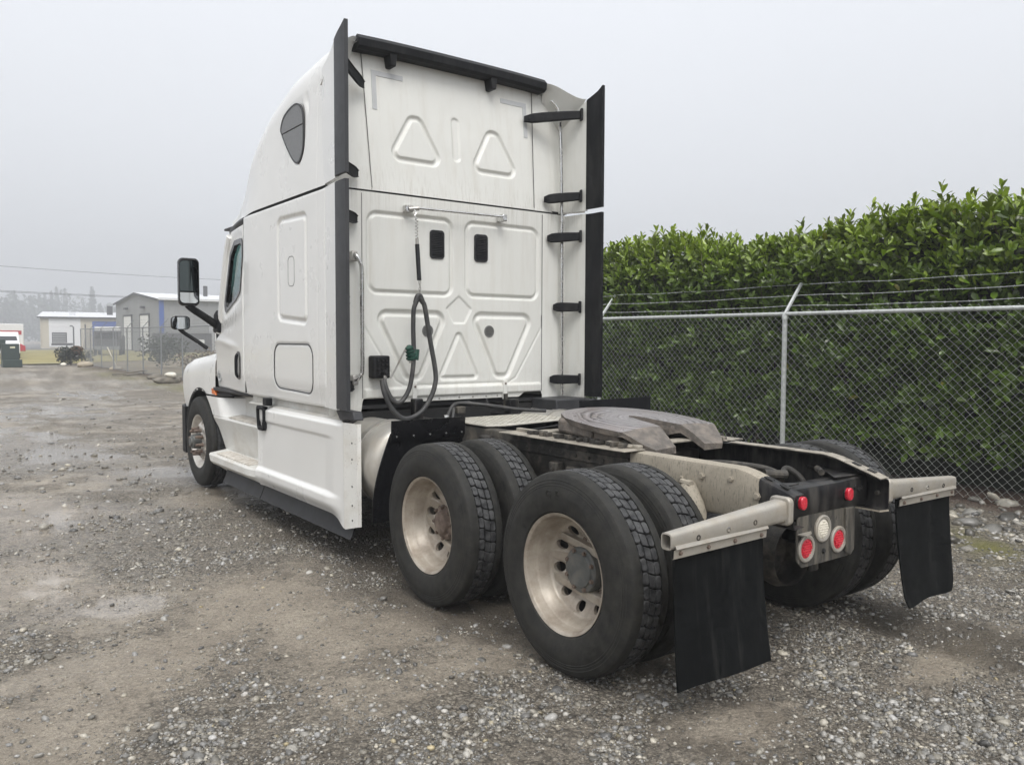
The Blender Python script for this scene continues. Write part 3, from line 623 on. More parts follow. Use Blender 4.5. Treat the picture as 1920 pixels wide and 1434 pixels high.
# spare glad hand: green grip on a braided lanyard
gg = MB(); axis = Vector((0.28, 0, -0.95)).normalized(); c0 = Vector((-0.60, 2.60, 1.632))
gp = [(0.0, 0.012), (0.012, 0.026)]
for k in range(4): gp += [(0.018+k*0.026, 0.034+0.004*k), (0.030+k*0.026, 0.034+0.004*k), (0.036+k*0.026, 0.026+0.004*k), (0.042+k*0.026, 0.026+0.004*k)]
gg.tube([tuple(c0+axis*a) for a, r in gp], [r for a, r in gp], 12); go = gg.build('green_grip', 'green_grip', TR)
MB().cyl((-0.535, 2.595, 1.60), (-0.545, 2.595, 1.515), 0.030, n=10).build('grip_collar', 'green_grip', go)
MB().cyl((-0.571, 2.60, 1.507), (-0.568, 2.60, 1.497), 0.026, n=10).build('grip_end', 'chrome', go)
path('lanyard', [(-0.605, 2.60, 1.63), (-0.64, 2.62, 1.56), (-0.69, 2.65, 1.44), (-0.73, 2.66, 1.37)], 0.0075, 'steel', go)
for x, z in ((-0.45, 1.27), (0.47, 1.27)):
    w = MB().box(x-0.022, x+0.022, YB-0.034, YB-0.005, z-0.12, z+0.05).build('latch_strap', 'white_dirty', TR, bevel=0.006); bolt((x, YB-0.035, z+0.02), (0, -1, 0), 0.008, 'hub_rust', w)
MB().cyl((0.47, YB-0.03, 1.20), (0.475, YB-0.03, 1.06), 0.022, n=10).build('latch_cylinder', 'frame_dust', TR)
for x in (-0.62, -0.31, -0.2, 0.0, 0.14, 0.28, 0.40): bolt((x, YB-0.004, 1.187+0.004*math.sin(x*40)), (0, -1, 0), 0.0075, 'steel' if x != -0.31 else 'hub_rust', TR, 'rear_rivet')

# ---------------- bonnet and front fenders
YS, ZW = 6.49, 0.51
def hood_section(y):
    fo = float(np.interp(y, [5.97, 6.3, 6.9, 7.25, 7.45, 7.6, 7.72], [1.10, 1.125, 1.13, 1.11, 1.05, 0.97, 0.86]))
    zc = float(np.interp(y, [5.97, 6.35, 6.9, 7.25, 7.45, 7.6, 7.72], [1.535, 1.50, 1.45, 1.385, 1.27, 1.15, 1.05]))
    hw = float(np.interp(y, [5.97, 7.72], [0.93, 0.60])); ht = float(np.interp(y, [5.97, 6.9, 7.5, 7.72], [1.74, 1.66, 1.50, 1.36]))
    pts = [(fo-0.03, 0.86), (fo-0.008, 1.0), (fo, 1.12), (fo-0.004, zc-0.14), (fo-0.03, zc-0.06), (fo-0.08, zc-0.012), (lerp(fo, hw, 0.6), zc+0.015), (hw+0.03, zc+0.05), (hw, zc+0.09), (hw-0.05, ht-0.05), (hw-0.16, ht), (0.3, ht+0.03), (0.0, ht+0.04)]
    return [tuple(p) for p in crom([np.array(p) for p in pts], 5)]
ys_h = np.linspace(5.985, 7.72, 120); H = np.array([hood_section(y) for y in ys_h]); Yh = np.repeat(ys_h[:, None], H.shape[1], 1)
cyy = (Yh[:-1, :-1]+Yh[1:, 1:])/2; czz = (H[:-1, :-1, 1]+H[1:, 1:, 1])/2
kp = (np.hypot(cyy-YS, czz-ZW) > 0.60) | (czz > 1.3) ; kp &= ~((czz < 1.06) & (cyy < YS))
g1 = gridsurf('front_fender', np.stack([-H[..., 0], Yh, H[..., 1]], -1), 'white', TR, kp); mirror_copy(g1)
arc = [(YS+0.605*math.cos(t), ZW+0.605*math.sin(t)) for t in np.linspace(rad(12), rad(116), 26)]
rows = [[(-1.128, y, z), (-1.118, YS+(y-YS)*0.965, ZW+(z-ZW)*0.965), (-0.72, YS+(y-YS)*0.97, ZW+(z-ZW)*0.97)] for y, z in arc]
o = MB().sheet(rows, 0.008, (0, 0, 1)).build('wheel_arch_liner', 'dark_void', TR); mirror_copy(o)
MB().box(-0.72, 0.72, 5.6, 7.6, 0.55, 1.2).build('engine_block', 'dark_void', TR)
b = MB().prism([(5.98, 1.045), (6.25, 1.055), (6.25, 1.085), (5.5, 1.11), (5.4, 1.08)], 'yz', -1.10, -0.85); o = b.build('arch_lower_lip', 'black', TR, bevel=0.008); mirror_copy(o)
o = MB().prism([(6.085, 1.135), (5.99, 1.135), (5.93, 1.065), (6.07, 1.072)], 'yz', -1.118, -1.07).build('side_marker_lamp', 'amber_lens', TR, bevel=0.006); mirror_copy(o)
# bumper end and lower front
rows = []
for t in np.linspace(0, 1, 10):
    a = t*PI/2; y = lerp(7.15, 7.75, math.sin(a)); x = lerp(1.12, 0.80, 1-math.cos(a)); rows.append([(-x, y, z) for z in (0.30, 0.45, 0.70, 0.86)])
rows.append([(0, 7.86, z) for z in (0.30, 0.45, 0.70, 0.86)])
o = MB().sheet(rows, 0.03, (1, 0, 0)).build('bumper', 'black', TR); mirror_copy(o)
# cowl black strip between bonnet and door
o = MB().obox((-1.055, 6.02, 1.72), (0.012, 0, 0), (0, 0.035, -0.01), (0, 0.03, 0.16)).build('cowl_trim', 'black', TR, bevel=0.01); mirror_copy(o)
rows = [[(-x, 5.99, z) for x in (0, 0.5, 0.93)] for z in (1.74, 1.3)]
# ---------------- mirrors
def mirror_unit(name, x0, x1, y, z0, z1, dep, r, split, arm, armr, tilt=(0.0, 0.0)):
    b = MB(); P = roundpoly([(x0, z0), (x1, z0), (x1, z1), (x0, z1)], r, 6); c = np.mean(np.array(P), 0); n = len(P); V = []
    for sc, yy in ((0.93, y-0.004), (1.0, y), (1.03, y+0.02), (1.0, y+dep*0.6), (0.8, y+dep), (0.05, y+dep*1.1)):
        V += [(c[0]+(p[0]-c[0])*sc, yy, c[1]+(p[1]-c[1])*sc) for p in P]
    b.add(V, [(i*n+k, i*n+(k+1) % n, (i+1)*n+(k+1) % n, (i+1)*n+k) for i in range(5) for k in range(n)])
    o = b.build(name, 'gloss_black', TR)
    q = [tuple(c+(np.array(p)-c)*0.90) for p in P]
    if split:
        zs_ = lerp(z0, z1, 0.29)
        for s2 in (1, -1):
            pl = cut_poly(q, 0.0, zs_+s2*0.008, s2)
            V = [(a, y+0.001+(0.012*s2*(zz-zs_)), zz) for a, zz in pl]
            g_ = MB().add(V, [tuple(range(len(V)))]).build('mirror_glass', 'mirror_dark' if s2 > 0 else 'mirror_glass', o, smooth=0)
    else:
        V = []; 
        MB().add([(a, y+0.006+tilt[0]*(a-c[0])+tilt[1]*(zz-c[1]), zz) for a, zz in q], [tuple(range(len(q)))]).build('mirror_glass', 'mirror_glass', o, smooth=0)
    MB().tube(crom(arm, 6), armr, 10).build('mirror_arm', 'black', o, 50)
    return o
mirror_unit('wing_mirror', -1.545, -1.345, 5.66, 2.02, 2.50, 0.11, 0.045, True, [(-1.46, 5.72, 2.05), (-1.42, 5.72, 2.0), (-1.26, 5.75, 1.90), (-1.13, 5.80, 1.82), (-1.10, 5.82, 1.80)], [0.035+0.01*k/24 for k in range(25)])
MB().prism([(5.70, 1.74), (5.92, 1.74), (5.88, 1.95), (5.78, 1.99), (5.72, 1.92)], 'yz', -1.145, -1.07).build('mirror_base', 'black', TR, bevel=0.025)
mirror_unit('bonnet_mirror', -1.295, -1.085, 7.0, 1.785, 1.945, 0.08, 0.045, False, [(-1.20, 7.04, 1.80), (-1.15, 7.03, 1.75), (-1.0, 6.98, 1.64), (-0.90, 6.95, 1.56)], 0.024, (-0.10, 0.16))
mirror_unit('wing_mirror', 1.345, 1.545, 5.66, 2.02, 2.50, 0.11, 0.045, True, [(1.46, 5.72, 2.05), (1.26, 5.75, 1.90), (1.10, 5.82, 1.80)], 0.04)

# ---------------- steps and chassis fairing, driver side (mirrored to the other side)
def yprof(name, prof, y0f, y1f, mat, n=16, parent=TR, sm=30):
    rows = []
    for t in np.linspace(0, 1, n): rows.append([(x, lerp(y0f(z), y1f(z), t), z) for x, z in prof(t)])
    return MB().sheet(rows).build(name, mat, parent, sm)
def step_prof(t):          # t 0 rear .. 1 front
    k = float(sstep(0.0, 0.22, t)); low = -lerp(1.19, 1.235, k)*1.0
    f = float(sstep(1.0, 0.93, t))
    return [(-1.14, 0.30), (-1.175, 0.335), (low+0.02, 0.355), (low, 0.385), (low, 0.445), (low+0.012, 0.462), (-1.07, 0.482), (-1.04, 0.488), (-1.045, 0.50), (-1.062, 0.60), (-1.085, 0.72), (-1.11, 0.79), (-1.12, 0.825), (-1.112, 0.842), (-0.95, 0.862), (-0.93, 0.868), (-0.925, 0.885), (-0.925, 1.10), (-0.90, 1.13)]
fy = lambda z: float(np.interp(z, [0.30, 0.36, 0.46, 0.50, 0.65, 0.84, 0.88, 1.1], [5.50, 5.74, 5.80, 5.84, 5.90, 6.02, 5.9, 5.9]))
so = yprof('step_fairing', step_prof, lambda z: 4.315, fy, 'white_dirty', 26)
mirror_copy(so)
for (x0, x1, z, y0, y1) in ((-1.205, -1.075, 0.470, 4.62, 5.62), (-1.10, -0.965, 0.851, 4.62, 5.55)):
    tb_ = MB().sheet([[(x0, y, z-0.004), (x1, y, z+0.012)] for y in (y0, y1)], 0.01, (0, 0, 1)).build('step_plate', 'step_tread', so)
    nx = 5
    for i in range(nx):
        for j in range(16):
            x = lerp(x0+0.012, x1-0.012, i/(nx-1)); y = lerp(y0+0.03, y1-0.03, (j+0.5*(i % 2))/16)
            MB().obox((x, y, z+lerp(0.004, 0.020, i/(nx-1))), (0.010, 0, 0.001), (0, 0.020, 0), (0, 0, 0.005)).build('tread_cleat', 'step_tread', so)
# rounded panel ahead of the upper step
rows = []
for t in np.linspace(0, 1, 16):
    x = -1.12+0.20*float(sstep(0.5, 1.0, t)); rows.append([(x, lerp(y0, 5.50, t), z) for z, y0 in ((0.845, 6.03), (0.90, 6.08), (0.96, 6.15), (1.0, 6.20), (1.045, 6.27))])
o = MB().sheet(rows, 0.012, (1, 0, 0)).build('step_front_cover', 'white', TR); mirror_copy(o)
o = MB().box(-0.90, -0.86, 4.3, 5.95, 0.3, 1.16).build('step_backing', 'dark_void', TR); mirror_copy(o)
o = MB().prism([(4.73, 1.148), (5.95, 1.146), (5.9, 1.10), (4.78, 1.105)], 'yz', -1.10, -0.92).build('cab_sill', 'frame_dust', TR, bevel=0.01); mirror_copy(o)
# long fairing panel
def fair_x(y, z):
    x = 1.222+0*y
    x = x+0.028*sstep(0.515, 0.47, z)*sstep(2.50, 2.80, y)-0.06*sstep(0.43, 0.30, z)*sstep(2.47, 2.75, y)
    x = x-0.012*sstep(0.945, 0.915, z)*sstep(2.62, 2.85, y)*sstep(4.32, 4.2, y)
    x = x-0.05*sstep(1.03, 1.075, z)*sstep(2.47, 2.6, y)
    return x
Zf = np.linspace(0.31, 1.065, 90); Yf = np.linspace(2.47, 4.31, 120); Yg, Zg = np.meshgrid(Yf, Zf)
zlow = 0.335+0*Yg-0.0*Yg; zl = np.interp(Yf, [2.47, 2.62, 2.75, 4.31], [0.275, 0.315, 0.335, 0.335]); Zg = zl[None]+(Zg-0.31)/(0.755)*(1.065-zl[None])
Xf = fair_x(Yg, Zg)-groove(Yg-2.83, 0.005, 0.003)
f1 = gridsurf('chassis_fairing', np.stack([-Xf, Yg, Zg], -1), 'white', TR); mirror_copy(f1)
rows = [[(x, y, z) for z in np.linspace(zb, 1.064, 8)] for x, y, zb in ((-1.2215, 2.474, 0.278), (-1.218, 2.455, 0.27), (-1.192, 2.30, 0.31), (-1.165, 2.292, 0.31))]
f2 = MB().sheet(rows).build('fairing_rear_flange', 'white_dirty', TR); mirror_copy(f2)
for z in (0.35, 0.46, 0.60, 0.80, 0.92): bolt((-1.204, 2.365, z), (-0.98, -0.18, 0), 0.006, 'black', f2, 'rivet', 0.2)
rows = [[(-1.172, y, 1.066), (-1.13, y, 1.085), (-1.125, y, 1.15)] for y in np.linspace(2.5, 4.70, 8)]
o = MB().sheet(rows).build('fairing_top_ledge', 'white_dirty', TR); mirror_copy(o)
o = MB().prism([(2.66, 1.148), (2.36, 1.148), (2.33, 1.085), (2.58, 1.068)], 'yz', -1.20, -1.12).build('fairing_corner_block', 'rubber_trim', TR, bevel=0.01); mirror_copy(o)
# latch handle
lh = MB().ring(roundpoly([(4.295, 1.075), (4.10, 1.065), (4.10, 0.85), (4.26, 0.85)], 0.035, 4), roundpoly([(4.265, 1.045), (4.125, 1.037), (4.125, 0.885), (4.24, 0.885)], 0.02, 4), 'yz', -1.245, -1.19).build('fairing_latch', 'black', TR, bevel=0.006)
MB().box(-1.235, -1.18, 4.03, 4.14, 1.08, 1.15).build('latch_tab', 'black', lh, bevel=0.008)
MB().prism([(4.265, 1.045), (4.125, 1.037), (4.125, 0.885), (4.24, 0.885)], 'yz', -1.212, -1.18).build('latch_recess', 'dark_void', lh)
# black rubber skirts
for ya, yb in ((2.385, 4.29), (4.305, 5.50)):
    rows = [[(-1.165, y, 0.35), (-1.175, y, 0.30), (-1.20, y, 0.235 if y > 2.6 else 0.225), (-1.218, y, 0.205), (-1.205, y, 0.20)] for y in np.linspace(ya, yb, 12)]
    if ya > 4: rows[-1] = [(p[0]+0.02, p[1]-0.05*k, p[2]+0.01) for k, p in enumerate(rows[-1])]
    o = MB().sheet(rows, 0.012, (1, 0, 0)).build('skirt', 'skirt', TR); mirror_copy(o)
# fuel tank
tk = MB().lathe([(0.0, 0.001), (0.0, 0.12), (0.012, 0.24), (0.03, 0.29), (0.055, 0.308), (0.09, 0.312), (2.0, 0.312), (2.03, 0.29), (2.04, 0.01)], 48, (-0.835, 2.13, 0.745), 'y').build('fuel_tank', 'aluminium', TR); mirror_copy(tk)
for y in (2.42, 3.6):
    o = MB().lathe([(0, 0.314), (0.0, 0.322), (0.06, 0.322), (0.06, 0.314)], 40, (-0.835, y, 0.745), 'y').build('tank_strap', 'steel', TR); mirror_copy(o)
MB().box(-0.62, 0.62, 2.86, 5.6, 0.52, 1.08).build('underbody_light_block', 'dark_void', TR)  # plain black box added under the cab to block light

# ---------------- frame rails
def rail(sg):
    yr = [-0.795, -0.74, -0.53, -0.46, 0.2, 1.4, 2.5, 5.5]; zt = [0.940, 0.958, 1.022, 1.034, 1.034, 1.034, 1.034, 1.034]; zb = [0.775]*4+[0.76, 0.76, 0.76, 0.76]
    yy = np.linspace(-0.795, 5.5, 90); rows = []
    yy = np.unique(np.concatenate([np.linspace(-0.795, -0.3, 26), np.linspace(-0.3, 5.5, 40)]))
    for y in yy:
        t_ = float(np.interp(y, yr, zt)); b_ = float(np.interp(y, yr, zb)); xo = sg*0.430
        rows.append([(xo-sg*0.085, y, b_+0.008), (xo-sg*0.02, y, b_), (xo-sg*0.006, y, b_+0.006), (xo, y, b_+0.02), (xo, y, t_-0.02), (xo-sg*0.006, y, t_-0.006), (xo-sg*0.02, y, t_), (xo-sg*0.085, y, t_)])
    return rows
def cutrows(rows, a, b): return [r for r in rows if a-1e-6 <= r[0][1] <= b+1e-6]
rl = rail(-1); yy_ = sorted({r[0][1] for r in rl})
def nearest(v): return min(yy_, key=lambda q: abs(q-v))
ya, yb = nearest(-0.60), nearest(0.28)
fr = MB().sheet(cutrows(rl, -0.8, ya), 0.009, (0.7, 0, -0.3)).build('frame_rail_end', 'frame_black', TR)
fm = MB().sheet(cutrows(rl, ya, yb), 0.009, (0.7, 0, -0.3)).build('frame_rail_rear', 'frame_mud', TR)
MB().sheet(cutrows(rl, yb, 6), 0.009, (0.7, 0, -0.3)).build('frame_rail', 'frame_dust', TR)
rr = rail(1); fr2 = MB().sheet(rr, 0.009, (-0.7, 0, -0.3)).build('frame_rail', 'frame_black', TR)
MB().sheet([[(0.34, y, z+0.004), (0.424, y, z+0.004)] for y, z in ((-0.795, 0.940), (-0.74, 0.958), (-0.53, 1.022), (-0.46, 1.034), (0.2, 1.034))], 0.004, (0, 0, 1)).build('rail_top_flange', 'frame_top', fr2)
for sg, pr_ in ((-1, fr), (1, fr2)):
    for y, z in ((-0.63, 0.9925), (-0.72, 0.9655)): MB().obox((sg*0.39, y, z+ (0.006 if sg < 0 else 0.010)), (0.014, 0, 0), (0, 0.022, 0.0065), (0, 0, 0.0022)).build('slot_hole', 'dark_void', pr_)
for y, z, r in ((-0.24, 0.962, 0.017), (-0.428, 0.971, 0.015), (-0.588, 0.908, 0.018), (-0.10, 0.93, 0.014), (0.12, 0.94, 0.014)): bolt((-0.432, y, z), (-1, 0, 0), r, 'frame_mud', fm, 'frame_bolt', 0.55)
hk = MB().tube(crom([(-0.42, -0.16, 0.885), (-0.455, -0.17, 0.885), (-0.48, -0.20, 0.86), (-0.485, -0.245, 0.80), (-0.475, -0.275, 0.72)], 6), [0.040+0.014*math.sin(k/24*PI) for k in range(25)], 12).build('shock_mount', 'frame_mud', TR)
MB().tube([(-0.475, -0.14, 0.922), (-0.485, -0.215, 0.918)], 0.019, 8).build('mount_cap', 'frame_mud', hk)
# middle frame hardware
for y, z in ((0.75, 0.83), (0.92, 0.84), (1.72, 0.93), (0.45, 0.82)):
    k_ = MB().box(-0.50, -0.431, y-0.04, y+0.04, z-0.07, z+0.06).build('frame_bracket', 'frame_dust', TR, bevel=0.01); bolt((-0.50, y, z+0.01), (-1, 0, 0), 0.014, 'frame_dust', k_)
MB().box(-0.446, -0.431, 0.30, 1.46, 0.925, 0.99).build('frame_doubler', 'frame_dust', TR, bevel=0.004)
for k in range(9): bolt((-0.447, 0.38+k*0.125, 0.955), (-1, 0, 0), 0.011, 'frame_dust', TR, 'frame_bolt', 0.5)
# rear crossmember
b = MB(); rows = []
for x in np.linspace(-0.42, 0.42, 15):
    k = 0.03*(abs(x)/0.42)**4; rows.append([(x, -0.50, 0.915+k), (x, -0.652, 0.935+k*0.5), (x, -0.668, 0.930+k*0.5), (x, -0.674, 0.915), (x, -0.674, 0.795), (x, -0.665, 0.78), (x, -0.56, 0.775)])
xm = b.sheet(rows, 0.01, (0, 1, 0)).build('rear_crossmember', 'frame_black', TR)
for sg in (-1, 1):
    rows = [[(sg*0.34, -0.50, 0.93), (sg*0.42, -0.50, 0.95)], [(sg*0.20, -0.51, 0.925), (sg*0.42, -0.36, 1.0)]]
    MB().prism([(sg*0.42, -0.66), (sg*0.42, -0.30), (sg*0.28, -0.52), (sg*0.16, -0.64)], 'xy', 0.945, 0.953).build('gusset', 'frame_black', xm, bevel=0.003)
for x in (-0.195, 0.225): 
    l_ = MB().lathe([(0.012, 0.036), (0.0, 0.036), (-0.004, 0.032)], 20, (x, -0.676, 0.862), 'y').build('marker_grommet', 'black', xm)
    MB().prism(roundpoly([(x-0.026, 0.828), (x+0.026, 0.828), (x+0.026, 0.896), (x-0.026, 0.896)], 0.024, 5), 'xz', -0.70, -0.674).build('marker_lamp', 'red_lens', xm, bevel=0.006)
for x, z in ((0.30, 0.89), (0.335, 0.875), (0.36, 0.88)): bolt((x, -0.676, z), (0, -1, 0), 0.011, 'frame_black', xm)
bolt((0.421, -0.735, 0.855), (-1, 0, 0), 0.013, 'frame_dust', fr2)
for y in (0.55, 1.45): MB().box(-0.42, 0.42, y-0.05, y+0.05, 0.80, 0.96).build('crossmember', 'frame_dust', TR, bevel=0.01)
MB().sheet([[(0.425, y, 0.765), (0.425-0.09, y, 0.77)] for y in (-0.80, -0.3)], 0.008, (0, 0, 1)).build('rail_bottom_flange', 'frame_mud', TR)
# lamp plate with three round lamps
lp = MB().prism(roundpoly([(-0.215, 0.79), (0.285, 0.79), (0.285, 0.555), (0.25, 0.525), (-0.17, 0.525), (-0.215, 0.57)], 0.02, 4), 'xz', -0.672, -0.664).build('lamp_plate', 'panel_dirty', TR)
MB().prism([(0.20, 0.79), (0.285, 0.79), (0.285, 0.56), (0.25, 0.53), (0.21, 0.55)], 'xz', -0.69, -0.673).build('plate_fold', 'panel_dirty', lp, bevel=0.004)
MB().prism([(-0.215, -0.676), (-0.215, -0.73), (-0.13, -0.70), (-0.10, -0.676)], 'xy', 0.70, 0.706).build('plate_tab', 'hanger', lp)
for x, z, mt in ((0.005, 0.705, 'white_lens'), (-0.138, 0.621, 'red_lens'), (0.150, 0.628, 'red_lens')):
    bz = MB().lathe([(0.010, 0.071), (-0.006, 0.071), (-0.010, 0.064), (-0.008, 0.052), (0.0, 0.050)], 36, (x, -0.674, z), 'y').build('lamp_bezel', 'hanger', lp)
    MB().lathe([(0.0, 0.052), (-0.004, 0.050), (-0.010, 0.03), (-0.012, 0.0005)], 28, (x, -0.672, z), 'y').build('lamp_lens', mt, bz)
    for i in range(-3, 4):
        for j in range(-3, 4):
            if (i+0.5*(j % 2))**2+j*j < 9.5: MB().lathe([(0, 0.0052), (-0.003, 0.0042), (-0.0045, 0.0005)], 6, (x+(i+0.5*(j % 2))*0.0125, -0.682, z+j*0.0125), 'y').build('lens_cell', mt, bz)
bolt((0.02, -0.673, 0.585), (0, -1, 0), 0.012, 'dark_void', lp)

# ---------------- mud flap hangers and flaps
def hanger(sg):
    n = 14; x0, x1 = 0.46, 1.245
    def prof(t):           # closed section (y, z): rounded spring bar, taller at the frame
        h = lerp(0.062, 0.042, t); cz = lerp(0.868, 0.832, t); dy = lerp(0.045, 0.030, t)
        return [(-0.74+dy*math.copysign(abs(math.cos(a))**0.5, math.cos(a)), cz+h*0.86*math.copysign(abs(math.sin(a))**0.5, math.sin(a))) for a in np.linspace(0, 2*PI, 20, endpoint=False)]
    V = []; F = []
    ts = np.linspace(0, 1, n); m = 20
    for t in ts: V += [(sg*lerp(x0, x1, t), y, z) for y, z in prof(t)]
    for i in range(n-1): F += [(i*m+k, i*m+(k+1) % m, (i+1)*m+(k+1) % m, (i+1)*m+k) for k in range(m)]
    o2 = len(V); V += [(sg*(x1+0.001), -0.74+(y+0.74)*0.82, 0.832+(z-0.832)*0.82) for y, z in prof(1)]; F += [((n-1)*m+k, (n-1)*m+(k+1) % m, o2+(k+1) % m, o2+k) for k in range(m)]
    o3 = len(V); V += [(sg*(x1-0.10), -0.74+(y+0.74)*0.8, 0.832+(z-0.832)*0.8) for y, z in prof(1)]; F += [(o2+k, o2+(k+1) % m, o3+(k+1) % m, o3+k) for k in range(m)]
    F.append(tuple(o3+k for k in range(m)))
    h = MB().add(V, F).build('mudflap_hanger', 'hanger', TR, 40)
    # folded lower lip that clamps the flap
    rows = [[(sg*lerp(0.60, 1.225, t), y, z+lerp(0.0, -0.006, t)) for y, z in ((-0.775, 0.822), (-0.782, 0.808), (-0.770, 0.800), (-0.768, 0.765), (-0.760, 0.762))] for t in np.linspace(0, 1, 8)]
    MB().sheet(rows, 0.005, (0, 1, 0)).build('clamp_strip', 'hanger', h, 40)
    MB().prism(roundpoly([(-0.80, 0.80), (-0.685, 0.80), (-0.685, 0.935), (-0.80, 0.935)], 0.025, 4), 'yz', sg*0.434, sg*0.468).build('hanger_boot', 'hanger', h, bevel=0.006)
    for x in (0.70, 0.885, 1.08): 
        z_ = lerp(0.868, 0.832, (x-0.46)/0.785); y_ = -0.74-lerp(0.045, 0.030, (x-0.46)/0.785)
        MB().lathe([(0.004, 0.013), (-0.002, 0.013), (-0.003, 0.008), (0.003, 0.007), (0.003, 0.0005)], 14, (sg*x, y_, z_-0.008), 'y').build('eyelet', 'frame_dust' if x != 0.885 else 'chrome', h)
    for x in (0.64, 0.83, 1.01, 1.19): bolt((sg*x, -0.772, 0.781), (0, -1, 0), 0.0085, 'hub_rust', h)
    # flap: hangs, swings slightly rearward, small ripples
    rows = []
    for j in range(22):
        s = j/21; z = lerp(0.80, 0.192 if sg < 0 else 0.20, s)
        row = []
        for i in range(15):
            u = i/14; x = lerp(0.598, 1.205, u)
            if sg > 0 and j > 18: x = lerp(0.598+0.03*((j-18)/3)**2, 1.205-0.03*((j-18)/3)**2, u)
            y = -0.748-0.055*s**1.6-0.010*math.sin(u*7+1.3*sg)*s-0.015*s*s*math.cos(u*3.0)
            row.append((sg*x, y, z+0.006*math.sin(u*5)*s))
        rows.append(row)
    MB().sheet(rows, 0.009, (0, 1, 0)).build('mudflap', 'flap', h, 40)
for sg in (-1, 1): hanger(sg)

# ---------------- fifth wheel
def fz(y): return float(np.interp(y, [0.20, 0.38, 1.16], [1.046, 1.152, 1.222]))
def fifth():
    # half outline from throat round the plate; slot down the middle
    ctl = [(0.030, 0.715), (0.055, 0.60), (0.075, 0.45), (0.115, 0.30), (0.13, 0.215), (0.30, 0.215), (0.345, 0.26), (0.43, 0.40), (0.462, 0.56), (0.46, 0.72), (0.43, 0.88), (0.34, 1.03), (0.20, 1.12), (0.0, 1.15)]
    R = ctl; L = [(-x, y) for x, y in ctl[:-1]][::-1]
    out = R+L+[(0.0, 0.74)]
    b = bmesh.new(); tri = tessellate_polygon([[Vector((x, y, 0)) for x, y in out]])
    vs = [b.verts.new((x, y, 0)) for x, y in out]
    for t in tri:
        try: b.faces.new([vs[i] for i in t])
        except ValueError: pass
    for k in range(14):       # slice across so that the plate can bend
        y = 0.25+k*0.065
        bmesh.ops.bisect_plane(b, geom=b.verts[:]+b.edges[:]+b.faces[:], plane_co=(0, y, 0), plane_no=(0, 1, 0))
    for k in range(-6, 7):
        bmesh.ops.bisect_plane(b, geom=b.verts[:]+b.edges[:]+b.faces[:], plane_co=(k*0.07+0.001, 0, 0), plane_no=(1, 0, 0))
    bmesh.ops.triangulate(b, faces=[f for f in b.faces if len(f.verts) > 4])
    r = bmesh.ops.extrude_face_region(b, geom=b.faces[:]); ex = {v for v in r['geom'] if isinstance(v, bmesh.types.BMVert)}
    for v in b.verts:
        z = fz(v.co.y); e_ = max(0, math.hypot(v.co.x/0.47, (v.co.y-0.66)/0.52)-0.72)
        if v in ex: v.co.z = z-0.018*e_*3
        else: v.co.z = z-0.05-0.05*(1-min(1, e_*4))*float(sstep(0.35, 0.55, v.co.y)); v.co.x *= 0.98
    bmesh.ops.recalc_face_normals(b, faces=b.faces)
    me = bpy.data.meshes.new('fifth_wheel'); me.materials.append(MATS['grease_plate']); me.materials.append(MATS['grease_side'])
    for f in b.faces: f.material_index = 0 if f.normal.z > 0.5 and f.calc_center_median().y > 0.375 else 1; f.smooth = False
    b.to_mesh(me); b.free()
    o = link('fifth_wheel', me, 'grease_plate', TR, 0.012, 3)
    for sg in (-1, 1):
        MB().prism([(0.40, 1.045), (0.90, 1.045), (0.82, 1.17), (0.50, 1.15)], 'yz', sg*0.30, sg*0.40).build('pivot_bracket', 'grease_side', o, bevel=0.02)
        MB().obox((sg*0.40, 0.80, 1.12), (0.03, 0, 0), (0, 0.16, 0.01), (0, 0, 0.045)).build('plate_rib', 'grease_side', o, bevel=0.02)
    MB().obox((0, 1.02, 1.12), (0.32, 0, 0), (0, 0.07, 0), (0, 0, 0.05)).build('plate_rib', 'grease_side', o, bevel=0.03)
    MB().cyl((-0.36, 0.66, 1.085), (0.36, 0.66, 1.085), 0.045).build('pivot_pin', 'grease_side', o)
    return o
fifth()
for sg in (-1, 1):     # slide rails with teeth on the frame
    sr = MB().box(sg*0.36, sg*0.535, 0.24, 1.46, 1.038, 1.046).build('slider_angle', 'frame_top', TR, bevel=0.003)
    MB().box(sg*0.36, sg*0.40, 0.26, 1.44, 1.046, 1.066).build('slider_rail', 'frame_top', sr, bevel=0.004)
    for k in range(15):
        y = 0.35+k*0.062+0.01*math.sin(k*3); bx = MB().obox((sg*(0.435+0.012*math.sin(k*2.3)), y, 1.060), (0.026, 0, 0), (0, 0.018+0.004*math.sin(k*5), 0), (0, 0, 0.014+0.004*math.sin(k*1.7))).build('slider_tooth', 'frame_dust', sr, bevel=0.004)
for y in (0.36, 1.22): MB().box(-0.42, 0.42, y-0.05, y+0.05, 1.048, 1.062).build('slider_crossbar', 'frame_top', TR, bevel=0.004)
for y in (0.42, 0.47): MB().box(-0.44, -0.1, y-0.018, y+0.018, 1.05, 1.075).build('slider_strip', 'frame_top', TR, bevel=0.004)
path('release_handle', [(-0.38, 1.36, 1.05), (-0.25, 1.30, 1.07), (0.0, 1.20, 1.11), (0.1, 1.12, 1.14)], 0.009, 'black', TR)
